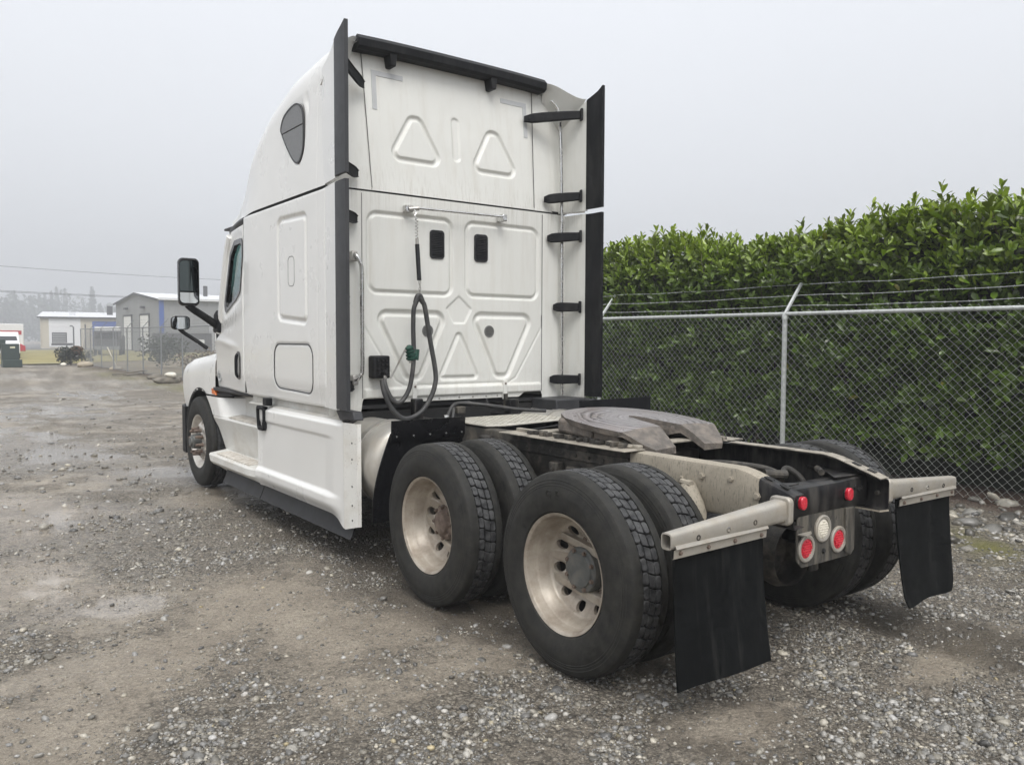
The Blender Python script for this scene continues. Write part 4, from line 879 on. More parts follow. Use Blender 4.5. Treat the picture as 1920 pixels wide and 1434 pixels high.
# deck plate behind the cab, diamond pattern
dk = MB().prism([(-0.435, 1.76), (-0.30, 1.70), (0.36, 1.80), (0.44, 1.86), (0.44, 2.36), (-0.435, 2.36)], 'xy', 1.046, 1.056).build('deck_plate', 'deck', TR, bevel=0.002)
for i in range(24):
    for j in range(18):
        x = -0.41+i*0.036; y = 1.79+j*0.032
        if y < 1.79+ (x+0.41)*0.10: continue
        a = rad(45) if (i+j) % 2 else rad(-45)
        MB().obox((x, y, 1.0572), (0.011*math.cos(a), 0.011*math.sin(a), 0), (-0.004*math.sin(a), 0.004*math.cos(a), 0), (0, 0, 0.0018)).build('deck_cleat', 'deck', dk, smooth=0) if False else None
cl = MB()
for i in range(28):
    for j in range(20):
        x = -0.42+i*0.031; y = 1.775+j*0.029
        if y < 1.745+(x+0.43)*0.13: continue
        a = rad(40) if (i+j) % 2 else rad(-40)
        c_, s_ = math.cos(a), math.sin(a); cl.add([(x+0.012*c_, y+0.012*s_, 1.0562), (x-0.004*s_, y+0.004*c_, 1.0592), (x-0.012*c_, y-0.012*s_, 1.0562), (x+0.004*s_, y-0.004*c_, 1.0592)], [(0, 1, 2, 3)])
kind(cl.build('deck_relief', 'deck', dk, smooth=0), 'stuff')
# splash plates ahead of the drive wheels
def splash(sg, y):
    s_ = MB().sheet([[(sg*x, yy, z) for x in np.linspace(0.50, 1.11, 8)] for yy, z in ((y, 1.112), (y+0.004, 1.05), (y+0.008, 0.985), (y+0.03, 0.95))], 0.008, (0, 1, 0)).build('splash_plate', 'black' if sg > 0 else 'gloss_black', TR)
    rows = [[(sg*lerp(0.50, 1.10+0.13*math.sin(min(1, t*1.15)*PI/2), u), y+0.035+0.03*t, lerp(1.02, 0.40, t)) for u in np.linspace(0, 1, 10)] for t in np.linspace(0, 1, 14)]
    MB().sheet(rows, 0.008, (0, 1, 0)).build('splash_flap', 'gloss_black', s_)
    for k in range(5): bolt((sg*(0.53+k*0.135), y-0.001, 1.0), (0, -1, 0), 0.006, 'chrome', s_, 'splash_bolt', 0.4)
splash(-1, 1.93)
MB().sheet([[(x, 1.74+0.03*(x-0.5), z) for x in np.linspace(0.45, 1.27, 8)] for z in (1.20, 1.10, 0.9)], 0.008, (0, 1, 0)).build('splash_plate', 'black', TR)
MB().box(0.80, 1.21, 2.45, 2.80, 1.03, 1.15).build('fairing_corner_block', 'rubber_trim', TR, bevel=0.01)
# under-cab clutter: hoses and supports
path('air_line', [(-0.30, 2.5, 1.05), (-0.22, 2.55, 1.13), (-0.1, 2.6, 1.15), (0.1, 2.5, 1.13), (0.35, 2.42, 1.09), (0.6, 2.35, 1.07)], 0.016, 'hose', TR)
path('air_line', [(-0.28, 2.45, 1.04), (-0.24, 2.5, 1.10), (-0.15, 2.62, 1.14), (0.02, 2.66, 1.15)], 0.013, 'hose', TR)
path('air_line', [(0.22, 2.7, 1.17), (0.25, 2.68, 1.10), (0.40, 2.66, 1.07), (0.5, 2.66, 1.06)], 0.008, 'hose', TR)
MB().box(-0.53, -0.45, 2.62, 2.70, 0.95, 1.20).build('cab_support', 'frame_black', TR, bevel=0.01)
MB().box(0.42, 0.52, 2.62, 2.70, 0.95, 1.16).build('cab_support', 'frame_black', TR, bevel=0.01)
MB().box(-0.20, -0.12, 2.50, 2.56, 1.07, 1.13).build('valve_block', 'frame_dust', TR, bevel=0.006)
MB().lathe([(0, 0.001), (0, 0.02), (0.03, 0.022), (0.05, 0.01)], 12, (-0.36, 2.46, 1.055), 'x').build('line_cap', 'chrome', TR)
MB().box(-0.90, 0.90, 2.80, 2.84, 0.75, 1.10).build('cab_crossbeam', 'dark_void', TR)
for x in (-0.98, 0.98): MB().box(x-0.05, x+0.05, 2.79, 2.86, 0.90, 1.10).build('cab_mount', 'white_dirty' if x > 0 else 'frame_black', TR, bevel=0.006)
for i, pts in enumerate(([(0.10, -0.35, 0.93), (0.05, -0.28, 0.965), (-0.05, -0.1, 0.98), (-0.12, 0.05, 0.97)], [(0.12, -0.34, 0.90), (0.22, -0.30, 0.95), (0.27, -0.36, 0.90), (0.28, -0.40, 0.82)], [(0.37, -0.40, 0.95), (0.30, -0.46, 0.955), (0.26, -0.5, 0.95)], [(-0.30, -0.2, 0.93), (-0.15, -0.35, 0.91), (0.05, -0.45, 0.90), (0.22, -0.47, 0.905)])):
    path('brake_line', pts, (0.016, 0.018, 0.018, 0.006)[i], 'frame_dust' if i != 3 else 'hose', TR)
MB().cyl((0.02, -0.30, 0.94), (0.14, -0.36, 0.93), 0.024, n=10).build('line_tee', 'frame_dust', TR)

# ---------------- axles, suspension
for y in (0.0, 1.32):
    MB().cyl((-0.95, y, ZW), (0.95, y, ZW), 0.075, n=16).build('axle_tube', 'frame_dust', TR)
    MB().lathe([(-0.24, 0.06), (-0.20, 0.13), (-0.10, 0.215), (0.0, 0.235), (0.10, 0.21), (0.22, 0.10), (0.26, 0.05)], 24, (0.02, y, ZW+0.01), 'y').build('differential', 'frame_dust', TR)
    for sg in (-1, 1):
        MB().lathe([(0.0, 0.10), (0.02, 0.13), (0.10, 0.14), (0.16, 0.12), (0.22, 0.13), (0.26, 0.09)], 20, (sg*0.36, y-0.30, 0.52), 'z').build('air_spring', 'black', TR)
        MB().obox((sg*0.36, y+0.05, 0.45), (0.04, 0, 0), (0, 0.46, 0.05), (0, 0, 0.045)).build('suspension_beam', 'frame_dust', TR, bevel=0.012)
MB().lathe([(-0.05, 0.04), (-0.05, 0.085), (0.0, 0.095), (0.10, 0.095), (0.12, 0.06)], 18, (-0.62, -0.30, 0.44), 'y').build('brake_chamber', 'frame_dust', TR)
MB().box(-0.60, -0.545, -0.42, -0.36, 0.34, 0.66).build('suspension_hanger', 'frame_dust', TR, bevel=0.02)
MB().lathe([(-0.02, 0.17), (0.05, 0.19), (0.14, 0.17), (0.17, 0.05)], 24, (0.10, -0.42, 0.50), 'y').build('axle_pan', 'frame_dust', TR)

# ---------------- wheels (built about the wheel centre, outboard = -X)
def tire_mesh(tread_w=0.112, R=0.512):
    prof = [(-0.108, 0.300), (-0.126, 0.315), (-0.134, 0.345), (-0.1395, 0.385), (-0.1385, 0.415), (-0.1325, 0.440), (-0.1335, 0.443), (-0.1300, 0.452), (-0.1310, 0.455), (-0.1265, 0.468), (-0.1275, 0.471), (-0.120, 0.487), (-0.116, 0.497), (-0.1085, 0.5035)]
    p2 = prof+[(-0.098, R-0.004), (-0.085, R-0.001), (-0.062, R), (-0.0605, R-0.016), (0.0605, R-0.016), (0.062, R), (0.085, R-0.001), (0.098, R-0.004)]+[(-a, r) for a, r in prof[::-1]]
    return MB().lathe(p2, 132).mesh('tire', 28)
def tread_mesh(R=0.512):
    b = MB(); nb = 50; r0, r1 = R-0.016, R
    def blk(poly, bev=0.0018):    # polygon in (x, theta)
        n = len(poly); cxp = sum(p[0] for p in poly)/n; ctp = sum(p[1] for p in poly)/n; V = []
        for rr, sc in ((r0-0.002, 1.03), (r1-0.003, 1.0), (r1, 0.90)):
            V += [(cxp+(x-cxp)*sc, rr*math.cos(ctp+(t-ctp)*sc), rr*math.sin(ctp+(t-ctp)*sc)) for x, t in poly]
        F = [(i*n+k, i*n+(k+1) % n, (i+1)*n+(k+1) % n, (i+1)*n+k) for i in range(2) for k in range(n)]+[tuple(2*n+k for k in range(n))]
        b.add(V, F)
    st = 2*PI/nb
    for k in range(nb):
        for row, (xa, xb, ph) in enumerate(((-0.057, -0.0225, 0.0), (0.0225, 0.057, 0.45))):
            t0 = (k+ph)*st+st*0.06; t1 = (k+ph+1)*st-st*0.06; c = st*0.16; e = 0.007
            blk([(xa+e, t0), (xb-e, t0), (xb, t0+c), (xb-0.002, (t0+t1)/2), (xb, t1-c), (xb-e, t1), (xa+e, t1), (xa, t1-c), (xa+0.002, (t0+t1)/2), (xa, t0+c)])
        t0 = (k+0.2)*st; g_ = st*0.04
        blk([(-0.018, t0+g_), (0.018, t0+st*0.22+g_), (0.019, t0+st*0.62), (0.016, t0+st*0.98+st*0.22-g_), (-0.016, t0+st*0.98-g_), (-0.019, t0+st*0.5)])
    for sg in (-1, 1):            # shoulder notches: small ribs on the buttress
        for k in range(120):
            t = 2*PI*k/120; dt = 0.016; V = []
            for tt in (t-dt, t+dt):
                for x, r in ((0.1035, 0.5055), (0.1125, 0.5015), (0.1190, 0.492), (0.1100, 0.490)): V.append((sg*x, r*math.cos(tt), r*math.sin(tt)))
            b.add(V, [(0, 1, 5, 4), (1, 2, 6, 5), (2, 3, 7, 6), (0, 3, 2, 1), (4, 5, 6, 7)])
    me = b.mesh('tread', 0); nf = len(me.polygons); me.materials.append(MATS['tread']); me.materials.append(MATS['tire']); me.polygons.foreach_set('material_index', [0]*(nf-1200)+[1]*1200); return me
def rim_disc(rc, holes, rh, rh_r, ro, ri, xf, n=72):
    cl_ = lambda r, m, cxx=0, cyy=0: [Vector((cxx+r*math.cos(2*PI*k/m), cyy+r*math.sin(2*PI*k/m), 0)) for k in range(m)]
    loops = [cl_(ro, n), cl_(ri, 36)[::-1]]
    for h in range(holes):
        a = 2*PI*(h+0.5)/holes; loops.append(cl_(rh, 14, rh_r*math.cos(a), rh_r*math.sin(a))[::-1])
    tri = tessellate_polygon(loops); P = [p for l in loops for p in l]
    b = MB(); b.add([(xf(p.length), p.x, p.y) for p in P], [tuple(t) for t in tri])
    for h in range(holes):
        a = 2*PI*(h+0.5)/holes; m = 14; V = []
        for k in range(m):
            y_, z_ = rh_r*math.cos(a)+rh*math.cos(2*PI*k/m), rh_r*math.sin(a)+rh*math.sin(2*PI*k/m); x_ = xf(math.hypot(y_, z_)); V += [(x_, y_, z_), (x_+0.02, y_, z_)]
        b.add(V, [(2*k, 2*((k+1) % m), 2*((k+1) % m)+1, 2*k+1) for k in range(m)])
    return b
def drive_rim():
    xf = lambda r: float(np.interp(r, [0.10, 0.150, 0.165, 0.19, 0.235], [0.085, 0.085, 0.068, 0.050, 0.020]))
    b = rim_disc(0, 10, 0.0285, 0.203, 0.236, 0.09, xf)
    b.lathe([(-0.108, 0.296), (-0.119, 0.3055), (-0.1225, 0.3045), (-0.1205, 0.300), (-0.113, 0.2895), (-0.104, 0.2855), (-0.060, 0.2810), (-0.055, 0.2775), (-0.045, 0.2700), (-0.026, 0.2645), (-0.014, 0.2565), (0.004, 0.2520), (0.012, 0.2475), (0.018, 0.2420), (0.020, 0.236)], 72)
    b.lathe([(0.020, 0.236), (0.03, 0.255), (0.06, 0.262), (0.09, 0.283), (0.113, 0.289), (0.119, 0.3055), (0.108, 0.296)], 72)
    return b.mesh('drive_wheel', 30)
def steer_rim():
    xf = lambda r: float(np.interp(r, [0.08, 0.165, 0.185, 0.25], [-0.112, -0.112, -0.103, -0.050]))
    b = rim_disc(0, 10, 0.027, 0.218, 0.252, 0.075, xf)
    b.lathe([(-0.108, 0.296), (-0.119, 0.3055), (-0.1225, 0.3045), (-0.1205, 0.300), (-0.113, 0.2895), (-0.095, 0.283), (-0.075, 0.270), (-0.055, 0.258), (-0.050, 0.252)], 72)
    b.lathe([(-0.05, 0.252), (0.0, 0.255), (0.09, 0.283), (0.113, 0.289), (0.119, 0.3055)], 48)
    return b.mesh('steer_wheel', 30)
ME_T, ME_TR, ME_R, ME_S = tire_mesh(), tread_mesh(), drive_rim(), steer_rim()
for me_, mt in ((ME_T, 'tire'), (ME_R, 'rim'), (ME_S, 'rim_alu')): me_.materials.append(MATS[mt])
rib = MB()
for a0, a1 in ((-0.055, -0.022), (-0.017, 0.017), (0.022, 0.055)): rib.lathe([(a0, 0.494), (a0+0.001, 0.512), (a1-0.001, 0.512), (a1, 0.494)], 96)
ME_RIB = rib.mesh('tread', 30); ME_RIB.materials.append(MATS['tread'])
def put(name, me, parent, loc=(0, 0, 0), rot=(0, 0, 0)):
    o = bpy.data.objects.new(name, me); COL.objects.link(o); o.parent = parent; o.location = loc; o.rotation_euler = rot; return o
def hubmesh(kind_):
    b = MB()
    if kind_ == 'grey': b.lathe([(0.15, 0.118), (0.06, 0.118), (0.03, 0.118), (0.022, 0.116), (0.010, 0.116), (0.004, 0.110), (0.002, 0.092), (-0.006, 0.086), (-0.008, 0.0005)], 40)
    elif kind_ == 'rust': b.lathe([(0.15, 0.118), (0.07, 0.118), (0.035, 0.115), (0.020, 0.110), (0.010, 0.105), (0.0, 0.080), (-0.018, 0.068), (-0.026, 0.04), (-0.028, 0.0005)], 40)
    else: b.lathe([(-0.10, 0.092), (-0.15, 0.085), (-0.19, 0.080), (-0.195, 0.072), (-0.20, 0.055), (-0.215, 0.050), (-0.218, 0.0005)], 32)
    return b.mesh('hub', 30)
HUB = {k: hubmesh(k) for k in ('grey', 'rust', 'steer')}
for k, mt in (('grey', 'hub_grey'), ('rust', 'hub_rust'), ('steer', 'hub_grey')): HUB[k].materials.append(MATS[mt])
def wheel(x, y, sg, kind_, rot, hub=None):
    base = put('steer_wheel' if kind_ == 's' else 'drive_wheel', ME_S if kind_ == 's' else ME_R, TR, (x, y, ZW), (rot, 0, 0 if sg < 0 else PI))
    put('tire', ME_T, base); kind(put('tread', ME_RIB if kind_ == 's' else ME_TR, base), 'stuff')
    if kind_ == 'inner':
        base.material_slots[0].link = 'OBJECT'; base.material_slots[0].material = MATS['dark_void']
    if kind_ == 'inner': base.rotation_euler = (rot, 0, PI if sg < 0 else 0); return base
    if hub:
        put('hub', HUB[hub], base)
        if kind_ == 's':
            for k in range(10):
                a = 2*PI*k/10; p = (-0.108, 0.1425*math.cos(a), 0.1425*math.sin(a))
                nb_ = MB().lathe([(0.0, 0.024), (-0.012, 0.024), (-0.016, 0.019), (-0.075, 0.018), (-0.082, 0.012)], 8, p, cap1=True).build('lug_nut', 'hub_rust', base, 40)
        else:
            for k in range(8): 
                a = 2*PI*(k+0.3)/8; bolt((0.0, 0.100*math.cos(a), 0.100*math.sin(a)), (-1, 0, 0), 0.0105, 'hub_rust', base, 'hub_bolt', 0.9)
            for k in range(10):
                a = 2*PI*k/10; bolt((0.082, 0.1445*math.cos(a), 0.1445*math.sin(a)), (-1, 0, 0), 0.016, 'hub_rust', base, 'lug_nut', 1.6)
    return base
XO, XI = 1.077, 0.735
w_rear = wheel(-XO, 0, -1, 'd', 0.15, 'grey'); wheel(-XI, 0, -1, 'inner', 1.0)
w_mid = wheel(-XO, 1.32, -1, 'd', 0.5, 'rust'); wheel(-XI, 1.32, -1, 'inner', 2.0)
wheel(XO, 0, 1, 'd', 0.3, 'grey'); wheel(XI, 0, 1, 'inner', 0.7); wheel(XO, 1.32, 1, 'd', 0.9, 'grey'); wheel(XI, 1.32, 1, 'inner', 1.7)
wheel(-1.03, YS, -1, 's', 0.2, 'steer'); wheel(1.03, YS, 1, 's', 0.6, 'steer')
MB().cyl((-0.9, YS, 0.48), (0.9, YS, 0.48), 0.06).build('front_axle', 'frame_black', TR)

# raised letters on the rear outer tyre
for ch, th in (('G', 78), ('E', 88)):
    cu = bpy.data.curves.new('raised_letter', 'FONT'); cu.body = ch; cu.size = 0.062; cu.extrude = 0.0025; cu.align_x = 'CENTER'
    ob = bpy.data.objects.new('raised_letter', cu); COL.objects.link(ob); bpy.context.view_layer.update()
    me = bpy.data.meshes.new_from_object(ob.evaluated_get(bpy.context.evaluated_depsgraph_get())); bpy.data.objects.remove(ob)
    me.materials.clear(); me.materials.append(MATS['tire']); o = bpy.data.objects.new('raised_letter', me); COL.objects.link(o); o.parent = w_rear
    a = rad(th)-0.15; y_, z_ = 0.378*math.cos(a), 0.378*math.sin(a)
    # letter x axis runs clockwise as seen from outside (towards -Y when on top), letter up points outwards
    ux = Vector((0, math.sin(a), -math.cos(a))); uy = Vector((0, math.cos(a), math.sin(a))); uz = ux.cross(uy)
    if uz.x > 0: ux = -ux; uz = -uz
    o.matrix_local = Matrix(((ux.x, uy.x, uz.x, -0.1395), (ux.y, uy.y, uz.y, y_), (ux.z, uy.z, uz.z, z_), (0, 0, 0, 1)))

# ================================================================== ground
def blob(x, y, cx, cy, rx, ry, a=0.0):
    c, s = math.cos(a), math.sin(a); u = ((x-cx)*c+(y-cy)*s)/rx; v = (-(x-cx)*s+(y-cy)*c)/ry; return np.exp(-(u*u+v*v))
def masks(x, y):
    x = np.asarray(x, float); y = np.asarray(y, float)
    n1 = fbm(x*0.9+3, y*0.9, 0); n2 = fbm(x*2.7, y*2.7+9, 1); n3 = fbm(x*0.35+7, y*0.22+2, 2, 3)
    g = 0.47+1.0*(n1-0.5)+1.0*(n2-0.5)
    for cx, cy, rx, ry, w in ((-1.45, -0.15, 0.55, 0.40, 0.75), (-2.75, 0.22, 0.35, 0.30, 0.55), (-2.2, -0.2, 0.5, 0.25, 0.35), (-0.2, -1.5, 0.55, 0.5, 0.7), (0.1, -0.75, 0.5, 0.28, 0.55),
                              (1.9, -0.75, 0.9, 0.45, 0.7), (3.1, -0.1, 1.2, 0.9, 0.9), (4.2, 2.0, 1.0, 4.0, 0.8), (-2.25, 4.3, 0.8, 0.6, 0.4), (-2.2, 3.2, 0.5, 0.45, 0.5), (-0.9, 3.6, 0.6, 1.0, 0.35),
                              (-2.95, 5.5, 0.7, 0.8, -0.5), (-3.15, 3.0, 0.6, 0.6, -0.5), (-3.0, 1.5, 0.5, 0.5, -0.5), (-3.5, 0.7, 0.5, 0.4, -0.45), (-1.9, 1.4, 0.45, 0.8, -0.55), (0.7, -1.02, 0.8, 0.13, -0.8), (-0.62, -0.9, 0.35, 0.16, -0.6), (-1.0, 0.9, 0.5, 1.6, -0.4)):
        g = g+w*blob(x, y, cx, cy, rx, ry)
    g = np.clip(g, 0, 1)
    far = sstep(6, 14, y)
    w = 0.50+1.1*(n3-0.5)+0.6*(n1-0.5)-0.35*g
    for cx, cy, rx, ry, k in ((-1.6, 18.5, 1.8, 3.0, 0.45), (-2.2, 10.5, 0.9, 1.6, 0.5), (-0.95, 7.4, 0.9, 0.7, 0.6), (-2.9, 5.4, 0.7, 0.8, 0.35), (-2.6, 2.5, 0.7, 0.5, 0.25), (-3.3, 1.0, 0.6, 0.7, 0.25), (-3.0, 14, 1.0, 2.0, 0.4), (-1.9, 1.3, 0.5, 0.9, -0.35), (0.7, -1.02, 0.8, 0.13, 0.1)):
        w = w+k*blob(x, y, cx, cy, rx, ry)
    w = np.clip(w, 0, 1)
    tr = np.exp(-((np.abs(x+0.1*np.sin(y*0.7))-0.92)/0.42)**2)*sstep(-3.0, -0.6, y)*sstep(11, 5, y)*np.clip(3.2*fbm(x*1.7+2, y*0.8, 5)-0.75, 0, 1)+0.8*np.exp(-((x+0.35*(n2-0.5))/0.8)**2)*sstep(-0.6, 0.5, y)*sstep(8, 6, y)*np.clip(2.5*n1-0.3, 0, 1)  # damp tyre tracks, plus painted shade along the middle under the truck
    pl = 0*x
    for cx, cy, rx, ry in ((-2.95, 5.45, 0.60, 0.50), (-1.25, 7.9, 0.45, 0.50), (-0.70, 7.45, 0.55, 0.30), (-2.2, 10.3, 0.65, 1.1), (-1.6, 9.9, 0.35, 0.5), (-1.8, 18.5, 1.0, 2.2), (-0.8, 18.0, 0.7, 1.3), (-2.6, 14, 0.55, 1.0), (-3.25, 3.2, 0.40, 0.45), (-2.7, 2.45, 0.35, 0.25), (-1.9, 13, 0.4, 0.9), (-3.3, 22, 0.8, 2.0), (0.6, 24, 0.8, 2.2)): pl = pl+blob(x, y, cx, cy, rx, ry)
    wx = 0.9*(fbm(x*1.6+9, y*1.1, 1, 4)-0.5); pd = 0.9*sstep(0.50, 0.60, fbm(x*3.0+5+wx, y*1.9+2*wx, 6, 6)+0.22*np.clip(pl, 0, 1)-0.075)*np.clip(1.6*pl, 0, 1)
    w = np.clip(w+0.5*pd, 0, 1)
    moss = 1.0*blob(x, y, 3.35, -0.05, 0.55, 0.22, 0.6)*np.clip(2.6*n2-0.4, 0, 1)+0.55*sstep(2.6, 3.8, x)*sstep(12, 20, y)*np.clip(3*n1-1.0, 0, 1)*sstep(60, 40, y)
    mulch = sstep(4.55, 5.1, x+0.5*(n1-0.5))*sstep(40, 30, y)+0.7*sstep(3.8, 4.9, x+1.5*(n1-0.5))*sstep(26, 32, y)*sstep(62, 56, y)
    return g, w, np.clip(moss, 0, 1), np.clip(mulch, 0, 1), np.clip(tr, 0, 1), pd
def gheight(x, y):
    d = np.hypot(np.asarray(x)+1.5, np.asarray(y)-2)
    g, w, mo, mu, tr, pd = masks(x, y)
    h = 0.030*(fbm(np.asarray(x)*0.6, np.asarray(y)*0.6, 3)-0.5)+0.016*(fbm(np.asarray(x)*3.1, np.asarray(y)*3.1, 4)-0.5)*(0.4+g)+0.010*(fbm(np.asarray(x)*13, np.asarray(y)*13, 5, 3)-0.5)*(0.3+g)+0.009*(fbm(np.asarray(x)*42, np.asarray(y)*42, 6, 2)-0.5)*(0.25+g)
    flat = sstep(1.35, 1.0, np.abs(x))*sstep(-1.0, -0.5, y)*sstep(7.2, 6.8, y)
    return h*(1-0.6*flat)*(1-0.85*pd)-0.012+0.05*mu-0.003*pd
E_ang = math.atan2(fw.y, fw.x)
an = np.concatenate([E_ang+np.linspace(-0.70, 0.70, 640), E_ang+np.linspace(0.70, 2*PI-0.70, 60)[1:]])
rr_ = np.concatenate([[0.02, 0.4], np.geomspace(0.9, 30, 420), np.geomspace(31, 900, 50)])
Rg, Ag = np.meshgrid(rr_, an, indexing='ij'); Xg = CAMP.x+Rg*np.cos(Ag); Yg = CAMP.y+Rg*np.sin(Ag); Zg = gheight(Xg, Yg)*sstep(120, 60, Rg)
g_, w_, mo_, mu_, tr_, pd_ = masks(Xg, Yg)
def ground_mat():
    m, t, b = node_mat('gravel_ground'); geo = N(t, 'ShaderNodeNewGeometry'); v = geo.outputs['Position']
    at = lambda n: N(t, 'ShaderNodeAttribute', attribute_name=n).outputs['Fac']
    G, Wt, MO, MU, TK, PD = at('grav'), at('wet'), at('moss'), at('mulch'), at('track_shade'), at('puddle')
    mud = mixc(t, ramp(t, noise(t, v, 2.2, 6), 0.3, 0.7), (0.28, 0.243, 0.197), (0.50, 0.447, 0.372))
    mud = mixc(t, ramp(t, noise(t, v, 45, 4), 0.35, 0.75), mud, mixc(t, 0.5, mud, (0.09, 0.082, 0.072)))
    spk = ramp(t, noise(t, v, 210, 3, 0.7), 0.36, 0.64, (0.52, 0.51, 0.50, 1), (1.22, 1.22, 1.22, 1)); mud = mixc(t, 1.0, mud, spk, 'MULTIPLY')
    vo = N(t, 'ShaderNodeTexVoronoi', Scale=75.0); t.links.new(v, vo.inputs['Vector']); vo2 = N(t, 'ShaderNodeTexVoronoi', Scale=170.0); t.links.new(v, vo2.inputs['Vector'])
    sv = N(t, 'ShaderNodeSeparateColor'); t.links.new(vo.outputs['Color'], sv.inputs[0])
    peb = ramp(t, sv.outputs[0], 0.0, 1.0, (0.12, 0.106, 0.088, 1), (0.44, 0.398, 0.335, 1))
    sv2 = N(t, 'ShaderNodeSeparateColor'); t.links.new(vo2.outputs['Color'], sv2.inputs[0])
    peb = mixc(t, 0.45, peb, ramp(t, sv2.outputs[1], 0.0, 1.0, (0.085, 0.077, 0.066, 1), (0.30, 0.272, 0.232, 1)))
    dk = ramp(t, vo.outputs['Distance'], 0.25, 0.75, (1, 1, 1, 1), (0.38, 0.38, 0.38, 1)); peb = mixc(t, 1.0, peb, dk, 'MULTIPLY')  # gaps between pebbles darkened: cavity shade put into the colour
    gm = ramp(t, math_(t, 'ADD', G, math_(t, 'MULTIPLY_ADD', noise(t, v, 11, 9, 0.72), 1.7, -0.85)), 0.10, 0.62)
    c = mixc(t, math_(t, 'MULTIPLY_ADD', gm, 0.62, 0.30), mud, peb)
    vo3 = N(t, 'ShaderNodeTexVoronoi', Scale=34.0); t.links.new(v, vo3.inputs['Vector']); sv3 = N(t, 'ShaderNodeSeparateColor'); t.links.new(vo3.outputs['Color'], sv3.inputs[0])
    st3 = mixc(t, 1.0, ramp(t, sv3.outputs[0], 0.0, 1.0, (0.07, 0.062, 0.052, 1), (0.42, 0.385, 0.33, 1)), ramp(t, vo3.outputs['Distance'], 0.30, 0.62, (1, 1, 1, 1), (0.22, 0.21, 0.20, 1)), 'MULTIPLY')  # stone colours, with the shade in the gaps painted in
    c = mixc(t, math_(t, 'MULTIPLY', math_(t, 'GREATER_THAN', sv3.outputs[1], 0.55), math_(t, 'MULTIPLY_ADD', gm, 0.62, 0.06)), c, st3)
    c = mixc(t, math_(t, 'MULTIPLY', ramp(t, noise(t, v, 30, 3, 0.6), 0.60, 0.66), math_(t, 'MULTIPLY_ADD', gm, 0.45, 0.40)), c, (0.06, 0.053, 0.045))
    c = mixc(t, math_(t, 'MULTIPLY', ramp(t, noise(t, v, 41, 3, 0.6), 0.62, 0.68), math_(t, 'MULTIPLY_ADD', gm, 0.35, 0.25)), c, (0.50, 0.465, 0.40))
    c = mixc(t, math_(t, 'MULTIPLY', ramp(t, math_(t, 'ADD', TK, math_(t, 'MULTIPLY_ADD', noise(t, v, 7, 6), 0.6, -0.3)), 0.25, 0.7), 0.8), c, mixc(t, ramp(t, noise(t, v, 60, 5), 0.35, 0.7), (0.052, 0.043, 0.033), (0.105, 0.09, 0.070)))  # dark brown for wet tracks and for the shade painted under the truck
    c = mixc(t, MO, c, mixc(t, noise(t, v, 30), (0.10, 0.105, 0.03), (0.20, 0.19, 0.05)))
    c = mixc(t, MU, c, mixc(t, ramp(t, noise(t, v, 35, 5), 0.35, 0.65), (0.022, 0.013, 0.009), (0.085, 0.048, 0.034)))
    wm = ramp(t, math_(t, 'ADD', Wt, math_(t, 'MULTIPLY_ADD', noise(t, v, 5, 6), 0.7, -0.35)), 0.32, 0.72)
    c = mixc(t, math_(t, 'MULTIPLY', wm, 0.26), c, mixc(t, 1.0, c, (0.45, 0.43, 0.42), 'MULTIPLY'))
    c = mixc(t, 1.0, c, (1.22, 1.19, 1.135), 'MULTIPLY'); t.links.new(c, b.inputs['Base Color'])
    rg = math_(t, 'MULTIPLY_ADD', wm, -0.52, 0.66); rg = math_(t, 'MULTIPLY_ADD', gm, 0.10, rg); rg = mixf(t, PD, rg, 0.05); t.links.new(rg, b.inputs['Roughness']); t.links.new(math_(t, 'MULTIPLY_ADD', PD, 0.45, 0.5), b.inputs['Specular IOR Level'])
    h = math_(t, 'ADD', math_(t, 'MULTIPLY', vo.outputs['Distance'], -0.9), math_(t, 'MULTIPLY', vo2.outputs['Distance'], -0.45)); h = math_(t, 'ADD', h, math_(t, 'MULTIPLY', vo3.outputs['Distance'], -1.3)); h = math_(t, 'MULTIPLY', h, math_(t, 'MULTIPLY_ADD', gm, 0.75, 0.42))
    h = math_(t, 'ADD', h, math_(t, 'MULTIPLY', noise(t, v, 24, 9, 0.78), 1.6)); h = math_(t, 'MULTIPLY', h, math_(t, 'MULTIPLY_ADD', wm, -0.55, 1.0)); h = math_(t, 'MULTIPLY', h, math_(t, 'MULTIPLY_ADD', PD, -0.93, 1.0))
    bp = N(t, 'ShaderNodeBump', Strength=1.0, Distance=0.016); t.links.new(h, bp.inputs['Height']); t.links.new(bp.outputs[0], b.inputs['Normal'])
    MATS['ground'] = m
ground_mat()
I_ = np.arange(Xg.size).reshape(Xg.shape); In = np.roll(I_, -1, 1)
Fg = np.stack([I_[:-1], I_[1:], In[1:], In[:-1]], -1).reshape(-1, 4)
gr = npmesh('ground', np.stack([Xg, Yg, Zg], -1).reshape(-1, 3), Fg, 'ground', None, True, {k: ('FLOAT', a) for k, a in (('grav', g_), ('wet', w_), ('moss', mo_), ('mulch', mu_), ('track_shade', tr_), ('puddle', pd_))}); kind(gr, 'structure')

